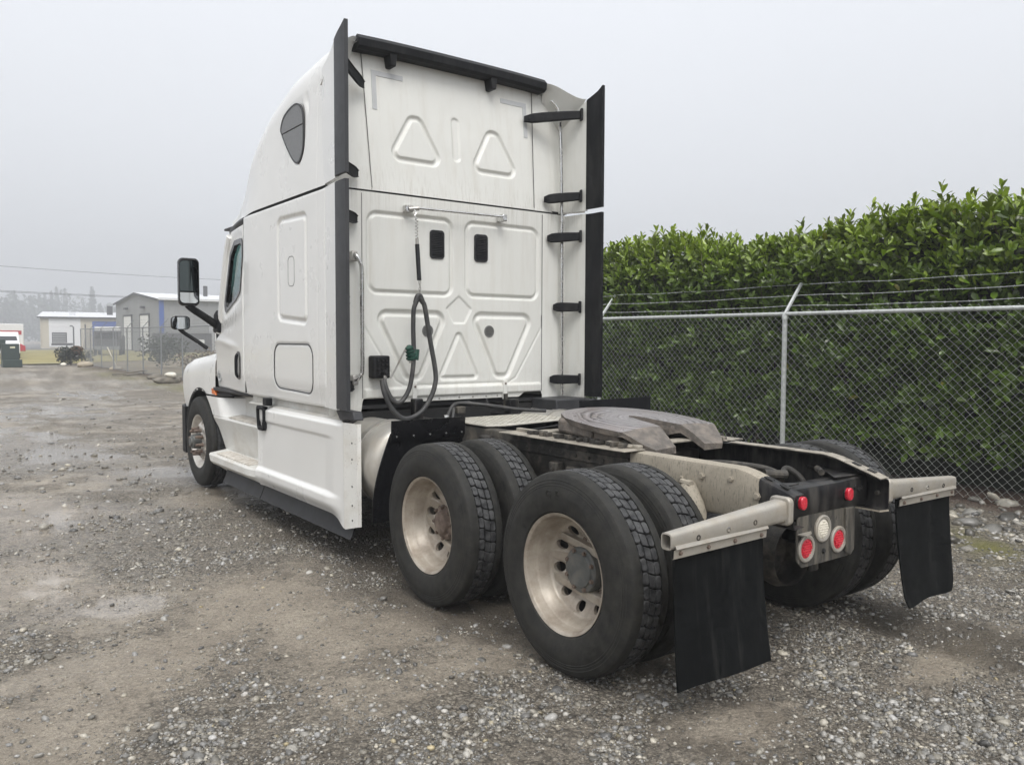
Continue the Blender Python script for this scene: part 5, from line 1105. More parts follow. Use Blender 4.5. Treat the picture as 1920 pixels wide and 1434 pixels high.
# ------------------------------------------------------------------ loose gravel: real pebbles half sunk in the ground
def ico(sub):
    if sub == 0: return np.array([(1, 0, 0), (-1, 0, 0), (0, 1, 0), (0, -1, 0), (0, 0, 1), (0, 0, -1)], float), np.array([(0, 2, 4), (2, 1, 4), (1, 3, 4), (3, 0, 4), (2, 0, 5), (1, 2, 5), (3, 1, 5), (0, 3, 5)])
    bm = bmesh.new(); bmesh.ops.create_icosphere(bm, subdivisions=sub, radius=1.0); bm.verts.ensure_lookup_table()
    v = np.array([p.co[:] for p in bm.verts]); f = np.array([[q.index for q in p.verts] for p in bm.faces]); bm.free(); return v, f
def pebble_mat():
    m, t, b = node_mat('pebble'); a = N(t, 'ShaderNodeAttribute', attribute_name='tint')
    geo = N(t, 'ShaderNodeNewGeometry')
    c = mixc(t, ramp(t, noise(t, geo.outputs['Position'], 110, 4), 0.3, 0.7), mixc(t, 1.0, a.outputs['Color'], (0.72, 0.72, 0.72), 'MULTIPLY'), a.outputs['Color'])
    t.links.new(c, b.inputs['Base Color']); b.inputs['Roughness'].default_value = 0.30
    bp = N(t, 'ShaderNodeBump', Strength=0.3, Distance=0.003); t.links.new(noise(t, geo.outputs['Position'], 160), bp.inputs['Height']); t.links.new(bp.outputs[0], b.inputs['Normal']); MATS['pebble'] = m
pebble_mat()
def pebbles(name, x, y, s, sub, flat=(0.45, 0.8)):
    n = len(x); v0, f0 = ico(sub); nv = len(v0)
    sx = s*RNG.uniform(0.8, 1.25, n); sy = s*RNG.uniform(0.7, 1.1, n); sz = s*RNG.uniform(*flat, n)
    V = v0[None]*(1+RNG.normal(0, 0.13, (n, nv, 1))); V = V*np.stack([sx, sy, sz], -1)[:, None]
    a = RNG.uniform(0, 2*PI, n); ca, sa = np.cos(a)[:, None], np.sin(a)[:, None]
    tl = RNG.normal(0, 0.22, n)[:, None]
    X_, Y_, Z_ = V[..., 0]*ca-V[..., 1]*sa, V[..., 0]*sa+V[..., 1]*ca, V[..., 2]+V[..., 0]*tl
    z0 = gheight(x, y)+sz*RNG.uniform(-0.15, 0.38, n)
    P = np.stack([X_+x[:, None], Y_+y[:, None], Z_+z0[:, None]], -1).reshape(-1, 3)
    F = (f0[None]+(np.arange(n)*nv)[:, None, None]).reshape(-1, 3)
    k = RNG.random(n); b = np.where(k < 0.42, RNG.uniform(0.08, 0.18, n), np.where(k < 0.88, RNG.uniform(0.18, 0.34, n), RNG.uniform(0.34, 0.50, n)))
    wr = RNG.uniform(0.03, 0.20, n); org = np.where(RNG.random(n) < 0.02, 0.22, 0.0); wr = wr+org
    C = np.stack([b*(1+wr*0.5), b, b*(1-wr)], -1); C = np.concatenate([C, np.ones((n, 1))], 1)
    o = npmesh(name, P, F, 'pebble', None, True, {'tint': ('FLOAT_COLOR', np.repeat(C, nv, 0))}); return kind(o, 'stuff')
def scatter(n, r0, r1, half, power, dens):
    r = np.sqrt(RNG.uniform(r0*r0, r1*r1, n)) if power == 2 else np.exp(RNG.uniform(math.log(r0), math.log(r1), n))
    a = E_ang+RNG.uniform(-half, half, n); x = CAMP.x+r*np.cos(a); y = CAMP.y+r*np.sin(a)
    g, w, mo, mu, tr, pd = masks(x, y); cl = fbm(x*6, y*6, 6, 3)
    p = np.clip(dens(g, w)*np.clip(2.6*cl-0.75, 0.05, 1.4), 0, 1)*(1-0.8*mo)*(1-0.5*tr)*(1-0.7*pd)
    # nothing pokes through the tyres
    k = RNG.random(n) < p; return x[k], y[k], r[k]
xt, yt, rt_ = scatter(230000, 2.2, 7.0, 0.68, 1, lambda g, w: 0.06+0.9*g**1.3)
pebbles('grit', xt, yt, RNG.uniform(0.0028, 0.0062, len(xt))*(0.7+0.1*rt_), 0, (0.6, 1.0))
xa, ya_, ra = scatter(130000, 2.2, 9.0, 0.68, 1, lambda g, w: 0.06+0.9*g**1.5)
sa = RNG.gamma(2.0, 0.0026, len(xa))+0.005; sa = np.minimum(sa, 0.020); k = sa > 0.0014*ra; pebbles('loose_gravel', xa[k], ya_[k], sa[k], 1)
xb, yb_, rb = scatter(7000, 2.2, 8.0, 0.68, 1, lambda g, w: 0.03+0.8*g**2.2)
sb = np.minimum(RNG.gamma(3.0, 0.0038, len(xb))+0.006, 0.026); pebbles('pebbles', xb, yb_, sb, 2)
xc, yc_, rc = scatter(60000, 8.0, 34.0, 0.68, 1, lambda g, w: 0.04+0.45*g**1.5)
sc_ = RNG.gamma(2.2, 0.006, len(xc))+0.008; k = (sc_ > 0.0013*rc) & (xc < 5.0); pebbles('distant_gravel', xc[k], yc_[k], np.minimum(sc_[k], 0.06), 1)
# stones along the fence foot
n = 900; xd = RNG.uniform(2.0, 5.3, n); yd = RNG.uniform(-2, 9, n); k = RNG.random(n) < sstep(1.5, 4.0, xd); xd, yd = xd[k], yd[k]
pebbles('fence_foot_stones', xd, yd, RNG.gamma(3, 0.010, len(xd))+0.012, 2, (0.4, 0.7))

# ================================================================== chain-link fence on the right
FX = 5.0
def ftop(y): return 2.015+0.0045*max(0.0, y-8)
def post(par, y, z1, mat, arm=True):
    p = MB().cyl((FX, y, -0.1), (FX, y, z1-0.05), 0.030, n=14).build('fence_post', mat, par)
    MB().lathe([(0, 0.030), (0.004, 0.037), (0.06, 0.036), (0.085, 0.02), (0.10, 0.004)], 14, (FX, y, z1-0.075), 'z').build('post_cap', mat, p)
    if arm:
        MB().obox((FX+0.165, y, z1+0.195), (0.165, 0, 0.195), (0, 0.016, 0), (0.012, 0, -0.010)).build('barb_arm', mat, p, bevel=0.003)
    return p
def zigzag_mesh(y0, y1, z0, ztopf, pitch, r, par, mat):
    n = int((y1-y0)/pitch); h = pitch*2*0.98; rows = int((ftop(y0)+0.075-z0)/(h/2)); V = []; F = []
    for i in range(n):
        yc = y0+(i+0.5)*pitch; pts = []
        for j in range(rows+1):
            s = 1 if (j+i) % 2 else -1
            pts.append((FX-0.034+0.004*(1 if j % 2 else -1)*(1 if i % 2 else -1), yc+s*pitch*0.51+0.004*math.sin(i*1.7+j*0.6), z0+j*h/2+0.005*math.sin(i*0.31)))
        if True:
            P = np.array(pts); m = len(P); base = len(V)
            for q in P:
                V += [(q[0], q[1]-r, q[2]), (q[0]+r, q[1]+r*0.6, q[2]+r*0.5), (q[0]-r, q[1]+r*0.6, q[2]-r*0.3)]
            for j in range(m-1):
                for a in range(3): F.append((base+j*3+a, base+j*3+(a+1) % 3, base+j*3+3+(a+1) % 3, base+j*3+3+a))
    return kind(npmesh('chain_link_mesh', V, F, mat, par, True), 'stuff')
FN = thing('chain_link_fence', 'galvanised chain-link fence with barbed wire in front of the tall green hedge', 'fence', (FX, 3, 0))
FN.location = (0, 0, 0)
for y in (-0.08, 3.06, 6.44, 9.6, 12.7): post(FN, y, ftop(y), 'galv')
MB().cyl((FX, -2.2, 2.010), (FX, 13.0, 2.018), 0.0225, n=12).build('top_rail', 'galv', FN)
for yj in (1.03, 4.2): MB().cyl((FX, yj, 2.0115), (FX, yj+0.06, 2.0115), 0.0245, n=12).build('rail_sleeve', 'galv', FN)
zigzag_mesh(-2.2, 13.0, 0.06, ftop, 0.0463, 0.00185, FN, 'mesh_wire')
for k, (dx, dz) in enumerate(((0.07, 0.10), (0.19, 0.235), (0.315, 0.38))):
    pts = []
    for y in np.linspace(-2.2, 13.0, 60):
        t = ((y+0.08) % 3.17)/3.17; sag = 0.018*math.sin(t*PI); pts.append((FX+dx, y, 2.015+dz-sag+0.004*math.sin(y*5+k)))
    w = MB().tube(pts, 0.0026, 5).build('barbed_wire', 'galv', FN)
    br = MB()
    for y in np.arange(-2.1, 13, 0.125):
        z = 2.015+dz-0.018*math.sin((((y+0.08) % 3.17)/3.17)*PI)+0.004*math.sin(y*5+k); a = random.uniform(0, PI)
        for s2 in (0, 1): d = Vector((math.cos(a+s2*1.5), 0.25, math.sin(a+s2*1.5)))*0.014; br.tube([Vector((FX+dx, y+s2*0.006, z))-d, Vector((FX+dx, y+s2*0.006, z))+d], 0.0013, 3)
    kind(br.build('wire_barbs', 'galv', w, 0), 'stuff')
# far section of the same fence line
FF = thing('chain_link_fence', 'distant stretch of grey chain-link fence between the lot and the industrial buildings', 'fence')
for k in range(8): post(FF, 30.9+3.41*k, ftop(30.9+3.41*k)+0.05, 'galv_far', k < 7)
MB().tube([(FX, y, ftop(y)+0.05) for y in np.linspace(24, 54.8, 12)], 0.026, 8).build('top_rail', 'galv_far', FF)
MB().tube([(FX, y, 0.08) for y in np.linspace(24, 54.8, 12)], 0.006, 4).build('tension_wire', 'galv_far', FF)
wv = MB(); pt = 0.14
for i in range(int(31/pt)+16):
    for s2 in (1, -1):
        y0 = 24+(i-14)*pt; ya = y0 if s2 > 0 else y0+2.2; yb = y0+2.2 if s2 > 0 else y0
        if min(ya, yb) < 24 or max(ya, yb) > 54.9: continue
        wv.tube([(FX-0.03, ya, 0.06), (FX-0.03, yb, ftop(ya)+0.05)], 0.0040, 3, caps=False)
kind(wv.build('chain_link_mesh', 'galv_far', FF, 0), 'stuff')
for dx, dz in ((0.07, 0.10), (0.19, 0.235), (0.315, 0.38)): MB().tube([(FX+dx, y, ftop(y)+dz+0.05) for y in np.linspace(24, 51.4, 10)], 0.004, 4).build('barbed_wire', 'galv_far', FF)
# return leg of the fence at the far corner
FR = thing('chain_link_fence', 'thin far fence line turning off along the road beyond the yellow verge', 'fence')
for k in range(6): MB().cyl((8.4+k*3.6, 62+k*0.2, 0), (8.4+k*3.6, 62+k*0.2, 2.2), 0.03, n=8).build('fence_post', 'galv_far', FR)
MB().cyl((7.5, 62, 2.2), (27, 63, 2.2), 0.022, n=6).build('top_rail', 'galv_far', FR)

# ================================================================== laurel hedge
def leaf_mat():
    m, t, b = node_mat('laurel_leaf'); a = N(t, 'ShaderNodeAttribute', attribute_name='tint')
    oi = N(t, 'ShaderNodeObjectInfo'); geo = N(t, 'ShaderNodeNewGeometry')
    c = mixc(t, ramp(t, noise(t, geo.outputs['Position'], 3.5, 3), 0.3, 0.7), mixc(t, 1.0, a.outputs['Color'], (0.75, 0.8, 0.75), 'MULTIPLY'), a.outputs['Color'])
    t.links.new(c, b.inputs['Base Color']); b.inputs['Roughness'].default_value = 0.25; b.inputs['Specular IOR Level'].default_value = 0.55
    out = t.nodes['Material Output']; tr = N(t, 'ShaderNodeBsdfTranslucent'); t.links.new(mixc(t, 1.0, c, (1.3, 1.5, 0.5), 'MULTIPLY'), tr.inputs['Color'])
    mx = N(t, 'ShaderNodeMixShader'); mx.inputs[0].default_value = 0.16; t.links.new(b.outputs[0], mx.inputs[1]); t.links.new(tr.outputs[0], mx.inputs[2]); t.links.new(mx.outputs[0], out.inputs[0])
    MATS['leaf'] = m
leaf_mat()
M('twig', (0.07, 0.055, 0.035), 0.8, var=0.3); M('hedge_shade', (0.010, 0.014, 0.006), 0.9, var=0.5, ns=9)
LV = np.array([(0, 0, 0), (0.36, -0.155, 0.045), (0.36, 0, 0.0), (0.36, 0.155, 0.045), (0.78, -0.165, 0.005), (0.78, 0, -0.05), (0.78, 0.165, 0.005), (1, 0, -0.12)], float)
LF = np.array([(0, 2, 1), (0, 3, 2), (1, 2, 5), (1, 5, 4), (2, 3, 6), (2, 6, 5), (4, 5, 7), (5, 6, 7)])
def leaf_frames(pos, ax, lo=8, hi=13, L0=0.125, L1=0.185):
    """spiral of leaves on each sprig; returns origin, direction, normal, length"""
    O, D, NN, LL = [], [], [], []
    for p, a in zip(pos, ax):
        k = RNG.integers(lo, hi); h = np.array([0, 0, 1.0]) if abs(a[2]) < 0.9 else np.array([1.0, 0, 0]); u = np.cross(a, h); u /= np.linalg.norm(u); v = np.cross(a, u)
        ph = RNG.uniform(0, 6.3); ln = RNG.uniform(0.16, 0.26)
        for i in range(k):
            t = i/(k-1); th = ph+i*2.4; rd = u*math.cos(th)+v*math.sin(th); be = lerp(1.15, 0.35, t)+RNG.normal(0, 0.15)
            d = a*math.cos(be)+rd*math.sin(be); nn = a*math.sin(be)-rd*math.cos(be)
            O.append(p+a*(t-0.8)*ln); D.append(d); NN.append(nn); LL.append(RNG.uniform(L0, L1)*(1-0.35*t*t))
    return np.array(O), np.array(D), np.array(NN), np.array(LL)
def hedge_top(y): return 3.03+0.16*np.sin(np.asarray(y)*1.3+0.5)*0.5+0.22*(fbm(np.asarray(y)*0.9, np.asarray(y)*0+3, 2, 3)-0.5)*2
HG = thing('laurel_hedge', 'tall dense evergreen laurel hedge behind the chain-link fence', 'hedge')
n = 3000; y = RNG.uniform(-3.4, 13.2, n); z = 1.55+RNG.random(n)**0.85*(hedge_top(y)-1.55); x = 5.50+0.10*RNG.normal(0, 1, n)+0.28*sstep(2.6, 3.3, z)+0.2*(fbm(y*1.1, z*1.6, 1, 3)-0.5)
P1 = np.stack([x, y, z], -1); A1 = np.stack([-0.55+RNG.normal(0, 0.28, n)+0.3*sstep(2.7, 3.3, z), RNG.normal(0, 0.34, n), 0.65+RNG.normal(0, 0.22, n)], -1)
n = 1500; y = RNG.uniform(-3.4, 13.2, n); x = RNG.uniform(5.55, 7.0, n); P2 = np.stack([x, y, hedge_top(y)+0.05*RNG.normal(0, 1, n)-0.15*sstep(6.4, 7.1, x)], -1); A2 = np.stack([RNG.normal(-0.05, 0.25, n), RNG.normal(0, 0.25, n), np.ones(n)], -1)
n = 130; y = RNG.uniform(-3.4, 13.2, n); x = RNG.uniform(5.6, 6.6, n); P3 = np.stack([x, y, hedge_top(y)+RNG.uniform(0.08, 0.26, n)], -1); A3 = np.stack([RNG.normal(0, 0.12, n), RNG.normal(0, 0.12, n), np.ones(n)], -1)
n = 3000; y = RNG.uniform(-3.4, 13.2, n); z = RNG.uniform(0.42, 1.85, n); x = 5.60+0.12*RNG.normal(0, 1, n)+0.35*(fbm(y*1.4, z*1.4, 4, 3)-0.4); P4 = np.stack([x, y, z], -1); A4 = np.stack([-0.9+RNG.normal(0, 0.3, n), RNG.normal(0, 0.5, n), 0.35+RNG.normal(0, 0.4, n)], -1)
P = np.concatenate([P1, P2, P3, P4]); A = np.concatenate([A1, A2, A3, A4]); A /= np.linalg.norm(A, axis=1)[:, None]
grp = np.concatenate([np.zeros(len(P1)), np.ones(len(P2)), np.full(len(P3), 2), np.full(len(P4), 3)])
O, D, NN, LL = leaf_frames(P, A, 7, 12)
D /= np.linalg.norm(D, axis=1)[:, None]; NN -= D*(NN*D).sum(1)[:, None]; NN /= np.linalg.norm(NN, axis=1)[:, None]; SS = np.cross(NN, D)
WD = LL*RNG.uniform(0.95, 1.25, len(LL))
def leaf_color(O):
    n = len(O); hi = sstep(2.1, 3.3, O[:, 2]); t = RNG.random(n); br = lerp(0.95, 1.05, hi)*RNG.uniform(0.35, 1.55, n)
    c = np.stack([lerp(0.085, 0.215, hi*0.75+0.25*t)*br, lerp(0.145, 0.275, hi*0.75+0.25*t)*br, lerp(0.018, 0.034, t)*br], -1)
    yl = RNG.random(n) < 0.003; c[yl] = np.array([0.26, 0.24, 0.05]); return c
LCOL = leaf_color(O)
# the leaves that show largest (upper right, nearest) become parts of their own
vis = np.hypot(O[:, 0]-CAMP.x, O[:, 1]-CAMP.y)+(O[:, 2] < 2.25)*50+(O[:, 0] > 5.62)*50+(O[:, 1] < 0.55)*60+np.abs(RNG.normal(0, 0.6, len(O)))
big = np.argsort(vis)[:300]; rest = np.ones(len(O), bool); rest[big] = False
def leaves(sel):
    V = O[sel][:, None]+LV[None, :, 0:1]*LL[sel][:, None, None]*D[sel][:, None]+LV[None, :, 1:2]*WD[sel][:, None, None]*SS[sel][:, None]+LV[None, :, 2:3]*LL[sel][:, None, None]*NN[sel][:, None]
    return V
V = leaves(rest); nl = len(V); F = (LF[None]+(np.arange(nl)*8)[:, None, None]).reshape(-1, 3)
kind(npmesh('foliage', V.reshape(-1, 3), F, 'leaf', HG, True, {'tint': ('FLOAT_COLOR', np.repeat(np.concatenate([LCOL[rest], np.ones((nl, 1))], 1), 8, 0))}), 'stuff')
LM = []
for k in range(8):
    c = LCOL[big[k*30]]; me = bpy.data.meshes.new('leaf'); me.from_pydata([tuple(q) for q in LV], [], [tuple(map(int, q)) for q in LF]); me.polygons.foreach_set('use_smooth', [True]*8)
    a = me.attributes.new('tint', 'FLOAT_COLOR', 'POINT'); a.data.foreach_set('color', np.tile(np.array([*c, 1.0], np.float32), 8)); me.materials.append(MATS['leaf']); LM.append(me)
for q, i in enumerate(big):
    o = bpy.data.objects.new('leaf', LM[q % 8]); COL.objects.link(o); o.parent = HG; d, s_, n_ = D[i]*LL[i], SS[i]*WD[i], NN[i]*LL[i]; p = O[i]
    o.matrix_local = Matrix(((d[0], s_[0], n_[0], p[0]), (d[1], s_[1], n_[1], p[1]), (d[2], s_[2], n_[2], p[2]), (0, 0, 0, 1)))
tw = MB()
for i in RNG.choice(np.where(grp != 3)[0], 900, replace=False):
    p, a = P[i], A[i]; q = p-a*0.4+np.array([0.15, 0, -0.2]); tw.tube([tuple(q), tuple(p-a*0.15), tuple(p+a*0.06)], [0.006, 0.0045, 0.003], 3, caps=False)
for y_ in np.arange(-3, 13, 0.55):
    xx = 6.0+random.uniform(-0.15, 0.15); tw.tube([(xx, y_, 0), (xx-0.08, y_+random.uniform(-0.2, 0.2), 1.0), (xx-0.2, y_+random.uniform(-0.3, 0.3), 2.2)], [0.035, 0.028, 0.012], 6)
kind(tw.build('branches', 'twig', HG, 0), 'stuff')
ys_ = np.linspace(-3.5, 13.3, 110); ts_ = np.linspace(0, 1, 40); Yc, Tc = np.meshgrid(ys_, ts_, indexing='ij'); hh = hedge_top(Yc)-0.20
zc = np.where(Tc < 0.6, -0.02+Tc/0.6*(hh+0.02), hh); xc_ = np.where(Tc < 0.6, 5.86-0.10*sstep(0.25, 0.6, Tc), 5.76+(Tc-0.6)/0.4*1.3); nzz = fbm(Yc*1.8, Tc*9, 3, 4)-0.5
gridsurf('hedge_shade_core', np.stack([xc_+0.32*nzz*(Tc < 0.62), Yc, zc+0.2*nzz*(Tc > 0.55)], -1), 'hedge_shade', HG)  # dark lumpy sheet added inside the leaves to block light, for inner shade

# ================================================================== beyond the yard
def sheetobj(name, pts, z, mat, k='structure'):
    o = MB().add([(x, y, z) for x, y in pts], [tuple(range(len(pts)))]).build(name, mat, None, smooth=0); return kind(o, k)
M('verge', (0.27, 0.225, 0.075), 0.9, var=0.25, ns=0.25, dirt=(0.16, 0.15, 0.06), damt=0.8, dsc=0.35, dmap=(0.6, 1.6, 1), dlo=0.4, dhi=0.65, bump=0.4, bsc=3)
M('road', (0.15, 0.148, 0.145), 0.7, var=0.1, ns=0.4); M('kerb', (0.38, 0.36, 0.32), 0.8, var=0.1)
M('yard_soil', (0.17, 0.135, 0.085), 0.9, var=0.3, ns=0.3, dirt=(0.11, 0.10, 0.05), damt=0.7, dsc=0.4)
M('beige_wall', (0.50, 0.46, 0.37), 0.7, var=0.05, ns=0.3); M('grey_wall', (0.245, 0.25, 0.255), 0.6, var=0.06, ns=0.3); M('roof_white', (0.62, 0.63, 0.65), 0.6, var=0.03, ns=0.4)
M('door_white', (0.72, 0.72, 0.72), 0.6, var=0.03); M('blue', (0.05, 0.10, 0.33), 0.5, var=0.08); M('dark_grey', (0.05, 0.05, 0.052), 0.6, var=0.15)
M('car_white', (0.72, 0.72, 0.73), 0.35, var=0.03, coat=0.4); M('car_red', (0.42, 0.02, 0.03), 0.35, var=0.05, coat=0.4); M('car_glass', (0.012, 0.012, 0.016), 0.1, var=0.05)
M('green_box', (0.018, 0.035, 0.030), 0.5, var=0.2, ns=2); M('label_cream', (0.60, 0.58, 0.42), 0.6); M('rock', (0.36, 0.31, 0.235), 0.85, var=0.25, ns=4, bump=0.6, bsc=8)
M('old_board', (0.15, 0.135, 0.11), 0.85, var=0.35, ns=4, dmap=(1, 9, 1)); M('stake', (0.66, 0.63, 0.55), 0.7, var=0.1); M('wire', (0.10, 0.10, 0.11), 0.7); M('bark', (0.09, 0.07, 0.055), 0.9, var=0.3)
sheetobj('grass_verge', [(-90, 57.5), (4.6, 56.6), (9, 62.0), (30, 70), (60, 100), (60, 128), (-90, 132)], 0.055, 'verge')
sheetobj('road', [(-90, 132.2), (90, 124), (90, 133), (-90, 141)], 0.06, 'road')
sheetobj('kerb', [(-90, 57.1), (4.6, 56.2), (4.6, 56.58), (-90, 57.48)], 0.09, 'kerb')
sheetobj('fenced_field', [(5.2, 24), (60, 20), (60, 99), (30, 69.5), (9.2, 61.5), (5.2, 56.4)], 0.05, 'yard_soil')
sheetobj('forecourt', [(10, 141.2), (90, 134), (120, 260), (-90, 260), (-90, 150)], 0.05, 'road')

def frame2(o, u):
    u = Vector((*u, 0)).normalized(); v = Vector((-u.y, u.x, 0)); o = Vector((*o, 0)); return lambda a, b, z: tuple(o+u*a+v*b+Vector((0, 0, z)))
def quadbox(f, a0, a1, b0, b1, z0, z1):
    P = [f(a, b, z) for a in (a0, a1) for b in (b0, b1) for z in (z0, z1)]
    return MB().add(P, [(0, 1, 3, 2), (4, 6, 7, 5), (0, 4, 5, 1), (2, 3, 7, 6), (0, 2, 6, 4), (1, 5, 7, 3)])
# beige building with white roof
A_ = frame2((13.1, 146), (0.985, -0.17))
BA = thing('industrial_building', 'low beige industrial building with white roof and white and blue roller doors', 'building')
w = MB(); dep = 26; L_A = 46; ev, rg_ = 5.15, 6.25
w.add([A_(0, 0, 0), A_(L_A, 0, 0), A_(L_A, 0, ev), A_(0, 0, ev), A_(0, dep, 0), A_(0, dep, ev), A_(0, dep/2, rg_), A_(L_A, dep, 0), A_(L_A, dep, ev), A_(L_A, dep/2, rg_)],
      [(0, 1, 2, 3), (0, 3, 6, 5, 4), (1, 7, 8, 9, 2), (4, 5, 8, 7)]).build('wall', 'beige_wall', BA, smooth=0)
rf = MB().add([A_(-0.4, -0.4, ev+0.02), A_(L_A, -0.4, ev+0.02), A_(L_A, dep/2, rg_+0.06), A_(-0.4, dep/2, rg_+0.06), A_(L_A, dep+0.4, ev+0.02), A_(-0.4, dep+0.4, ev+0.02)], [(0, 1, 2, 3), (3, 2, 4, 5)]).build('roof', 'roof_white', BA, smooth=0)
quadbox(A_, -0.4, L_A, -0.48, -0.41, ev-0.22, ev+0.02).build('gutter', 'dark_grey', BA)
for a in (4.0, 14.5): quadbox(A_, a, a+0.9, 4, 5, ev+0.3, ev+0.85).build('roof_vent', 'roof_white', rf)
quadbox(A_, 9.6, 10.5, 6, 7, ev+0.4, ev+2.1).build('roof_stack', 'dark_grey', rf)
for nm, a0, a1, zt, mt in (('roller_door', 1.2, 5.7, 4.85, 'door_white'), ('roller_door', 7.4, 14.5, 4.5, 'blue')):
    d = quadbox(A_, a0, a1, -0.06, 0.05, 0.3, zt).build(nm, mt, BA)
    for k in range(7): quadbox(A_, a0+0.03, a1-0.03, -0.09, -0.065, 0.35+k*(zt-0.4)/7, 0.35+(k+0.9)*(zt-0.4)/7).build('door_slat', mt, d)
for a in (0.02, 6.5): quadbox(A_, a, a+0.12, -0.14, -0.01, 0, ev-0.25).build('downpipe', 'beige_wall', BA)
quadbox(A_, -0.06, 0.05, 6, 8, 1.0, 3.6).build('side_window', 'dark_grey', BA); quadbox(A_, -0.06, 0.05, 16, 18, 1.0, 3.6).build('side_window', 'dark_grey', BA)
# grey gabled building with blue corner trim
B_ = frame2((21.3, 104), (0.998, 0.066))
BB = thing('industrial_building', 'grey corrugated gabled shed with two tall white doors and blue corner trim', 'building')
ev, rg_, dep, L_B = 6.6, 7.75, 19.7, 34
MB().add([B_(0, 0, 0), B_(L_B, 0, 0), B_(L_B, 0, ev), B_(0, 0, ev), B_(0, dep, 0), B_(0, dep, ev), B_(0, dep/2, rg_), B_(L_B, dep, 0), B_(L_B, dep, ev), B_(L_B, dep/2, rg_)],
         [(0, 1, 2, 3), (0, 3, 6, 5, 4), (1, 7, 8, 9, 2), (4, 5, 8, 7)]).build('wall', 'grey_wall', BB, smooth=0)
for k in range(40): quadbox(B_, 0.5+k*0.6, 0.62+k*0.6, -0.05, -0.005, 0.2, ev-0.2).build('wall_rib', 'grey_wall', BB)
rf = MB().add([B_(-0.3, -0.4, ev), B_(L_B, -0.4, ev), B_(L_B, dep/2, rg_+0.08), B_(-0.3, dep/2, rg_+0.08), B_(L_B, dep+0.4, ev), B_(-0.3, dep+0.4, ev)], [(0, 1, 2, 3), (3, 2, 4, 5)]).build('roof', 'roof_white', BB, smooth=0)
quadbox(B_, -0.3, L_B, -0.5, -0.41, ev-0.12, ev+0.16).build('gutter', 'roof_white', BB)
for b0, b1 in ((0, dep/2), (dep/2, dep)):
    z0, z1 = (ev, rg_) if b0 == 0 else (rg_, ev)
    MB().add([B_(-0.33, b0, z0+0.05), B_(-0.33, b1, z1+0.05), B_(-0.33, b1, z1-0.25), B_(-0.33, b0, z0-0.25)], [(0, 1, 2, 3)]).build('barge_board', 'dark_grey', BB, smooth=0)
quadbox(B_, -0.04, 0.45, -0.12, 0.30, 0, ev-0.1).build('corner_trim', 'blue', BB)
for b0 in (4.4, 12.0):
    d = quadbox(B_, -0.10, 0.02, b0, b0+3.5, 0.2, 4.7).build('roller_door', 'door_white', BB)
    quadbox(B_, -0.12, 0.03, b0-0.30, b0-0.01, 0.1, 4.95).build('door_jamb', 'dark_grey', d); quadbox(B_, -0.12, 0.03, b0+3.51, b0+3.8, 0.1, 4.95).build('door_jamb', 'dark_grey', d); quadbox(B_, -0.13, 0.03, b0-0.3, b0+3.8, 4.71, 4.95).build('door_head', 'dark_grey', d)
    quadbox(B_, -0.5, -0.05, b0+1.5, b0+2.2, 5.6, 5.9).build('wall_lamp', 'dark_grey', BB)
for a, h in ((5.0, 1.3), (8.0, 1.25), (15, 0.7)): quadbox(B_, a, a+0.45, 7.0, 7.4, rg_-0.4, rg_+h-0.1).build('roof_stack', 'dark_grey', rf)

# ---------------- distant vehicles
def vehicle(name, label, cat, o, u, L, Wd, prof, body, zwin, glass_span, wheels, wr=0.36):
    f = frame2(o, u); T = thing(name, label, cat)
    n = len(prof); b = MB(); b.add([f(a, s*Wd/2, z) for s in (-1, 1) for a, z in prof], [tuple(range(n)), tuple(range(2*n-1, n-1, -1))]+[(i, i+n, (i+1) % n+n, (i+1) % n) for i in range(n)]).build('body', body, T, bevel=0.06)
    for s in (-1, 1):
        for a0, a1 in glass_span: MB().add([f(a0, s*(Wd/2+0.012), zwin[0]), f(a1, s*(Wd/2+0.012), zwin[0]), f(a1-0.12, s*(Wd/2+0.012), zwin[1]), f(a0+0.12, s*(Wd/2+0.012), zwin[1])], [(0, 1, 2, 3)]).build('side_window', 'car_glass', T, smooth=0)
        for a in wheels:
            MB().cyl(f(a, s*(Wd/2-0.2), wr), f(a, s*(Wd/2+0.03), wr), wr, n=16).build('wheel', 'tire', T)
    return f, T
f, T = vehicle('box_trailer', 'white box trailer parked at the far left beyond the grass', 'trailer', (-2.5, 99), (1, -0.02), 8.8, 2.5, [(0, 0.75), (8.6, 0.75), (8.6, 3.2), (0, 3.3)], 'car_white', (0, 0), (), (1.2, 2.4), 0.48)
quadbox(f, 0.2, 8.4, -1.262, -1.253, 2.05, 2.5).build('red_stripe', 'car_red', T)
f, T = vehicle('red_car', 'red car parked in front of the white trailer at far left', 'car', (0.6, 88), (1, -0.05), 4.6, 1.8, [(0, 0.45), (4.6, 0.45), (4.6, 0.95), (4.2, 1.15), (3.5, 1.3), (2.9, 1.9), (1.2, 1.95), (0.3, 1.35), (0, 1.2)], 'car_red', (1.35, 1.85), ((0.7, 1.8), (1.9, 3.1)), (0.9, 3.7))
f, T = vehicle('white_van', 'white van with a wide dark windscreen behind the green cabinet', 'van', (2.35, 73), (0.02, 1), 4.8, 2.1, [(0, 0.45), (4.8, 0.45), (4.8, 2.1), (1.5, 2.2), (0.6, 1.45), (0.02, 1.25)], 'car_white', (1.35, 1.95), ((1.7, 3.0),), (0.9, 3.9))
MB().add([f(0.64, -0.92, 1.5), f(0.64, 0.92, 1.5), f(1.42, 0.85, 2.12), f(1.42, -0.85, 2.12)], [(0, 1, 2, 3)]).build('windscreen', 'car_glass', T, smooth=0)
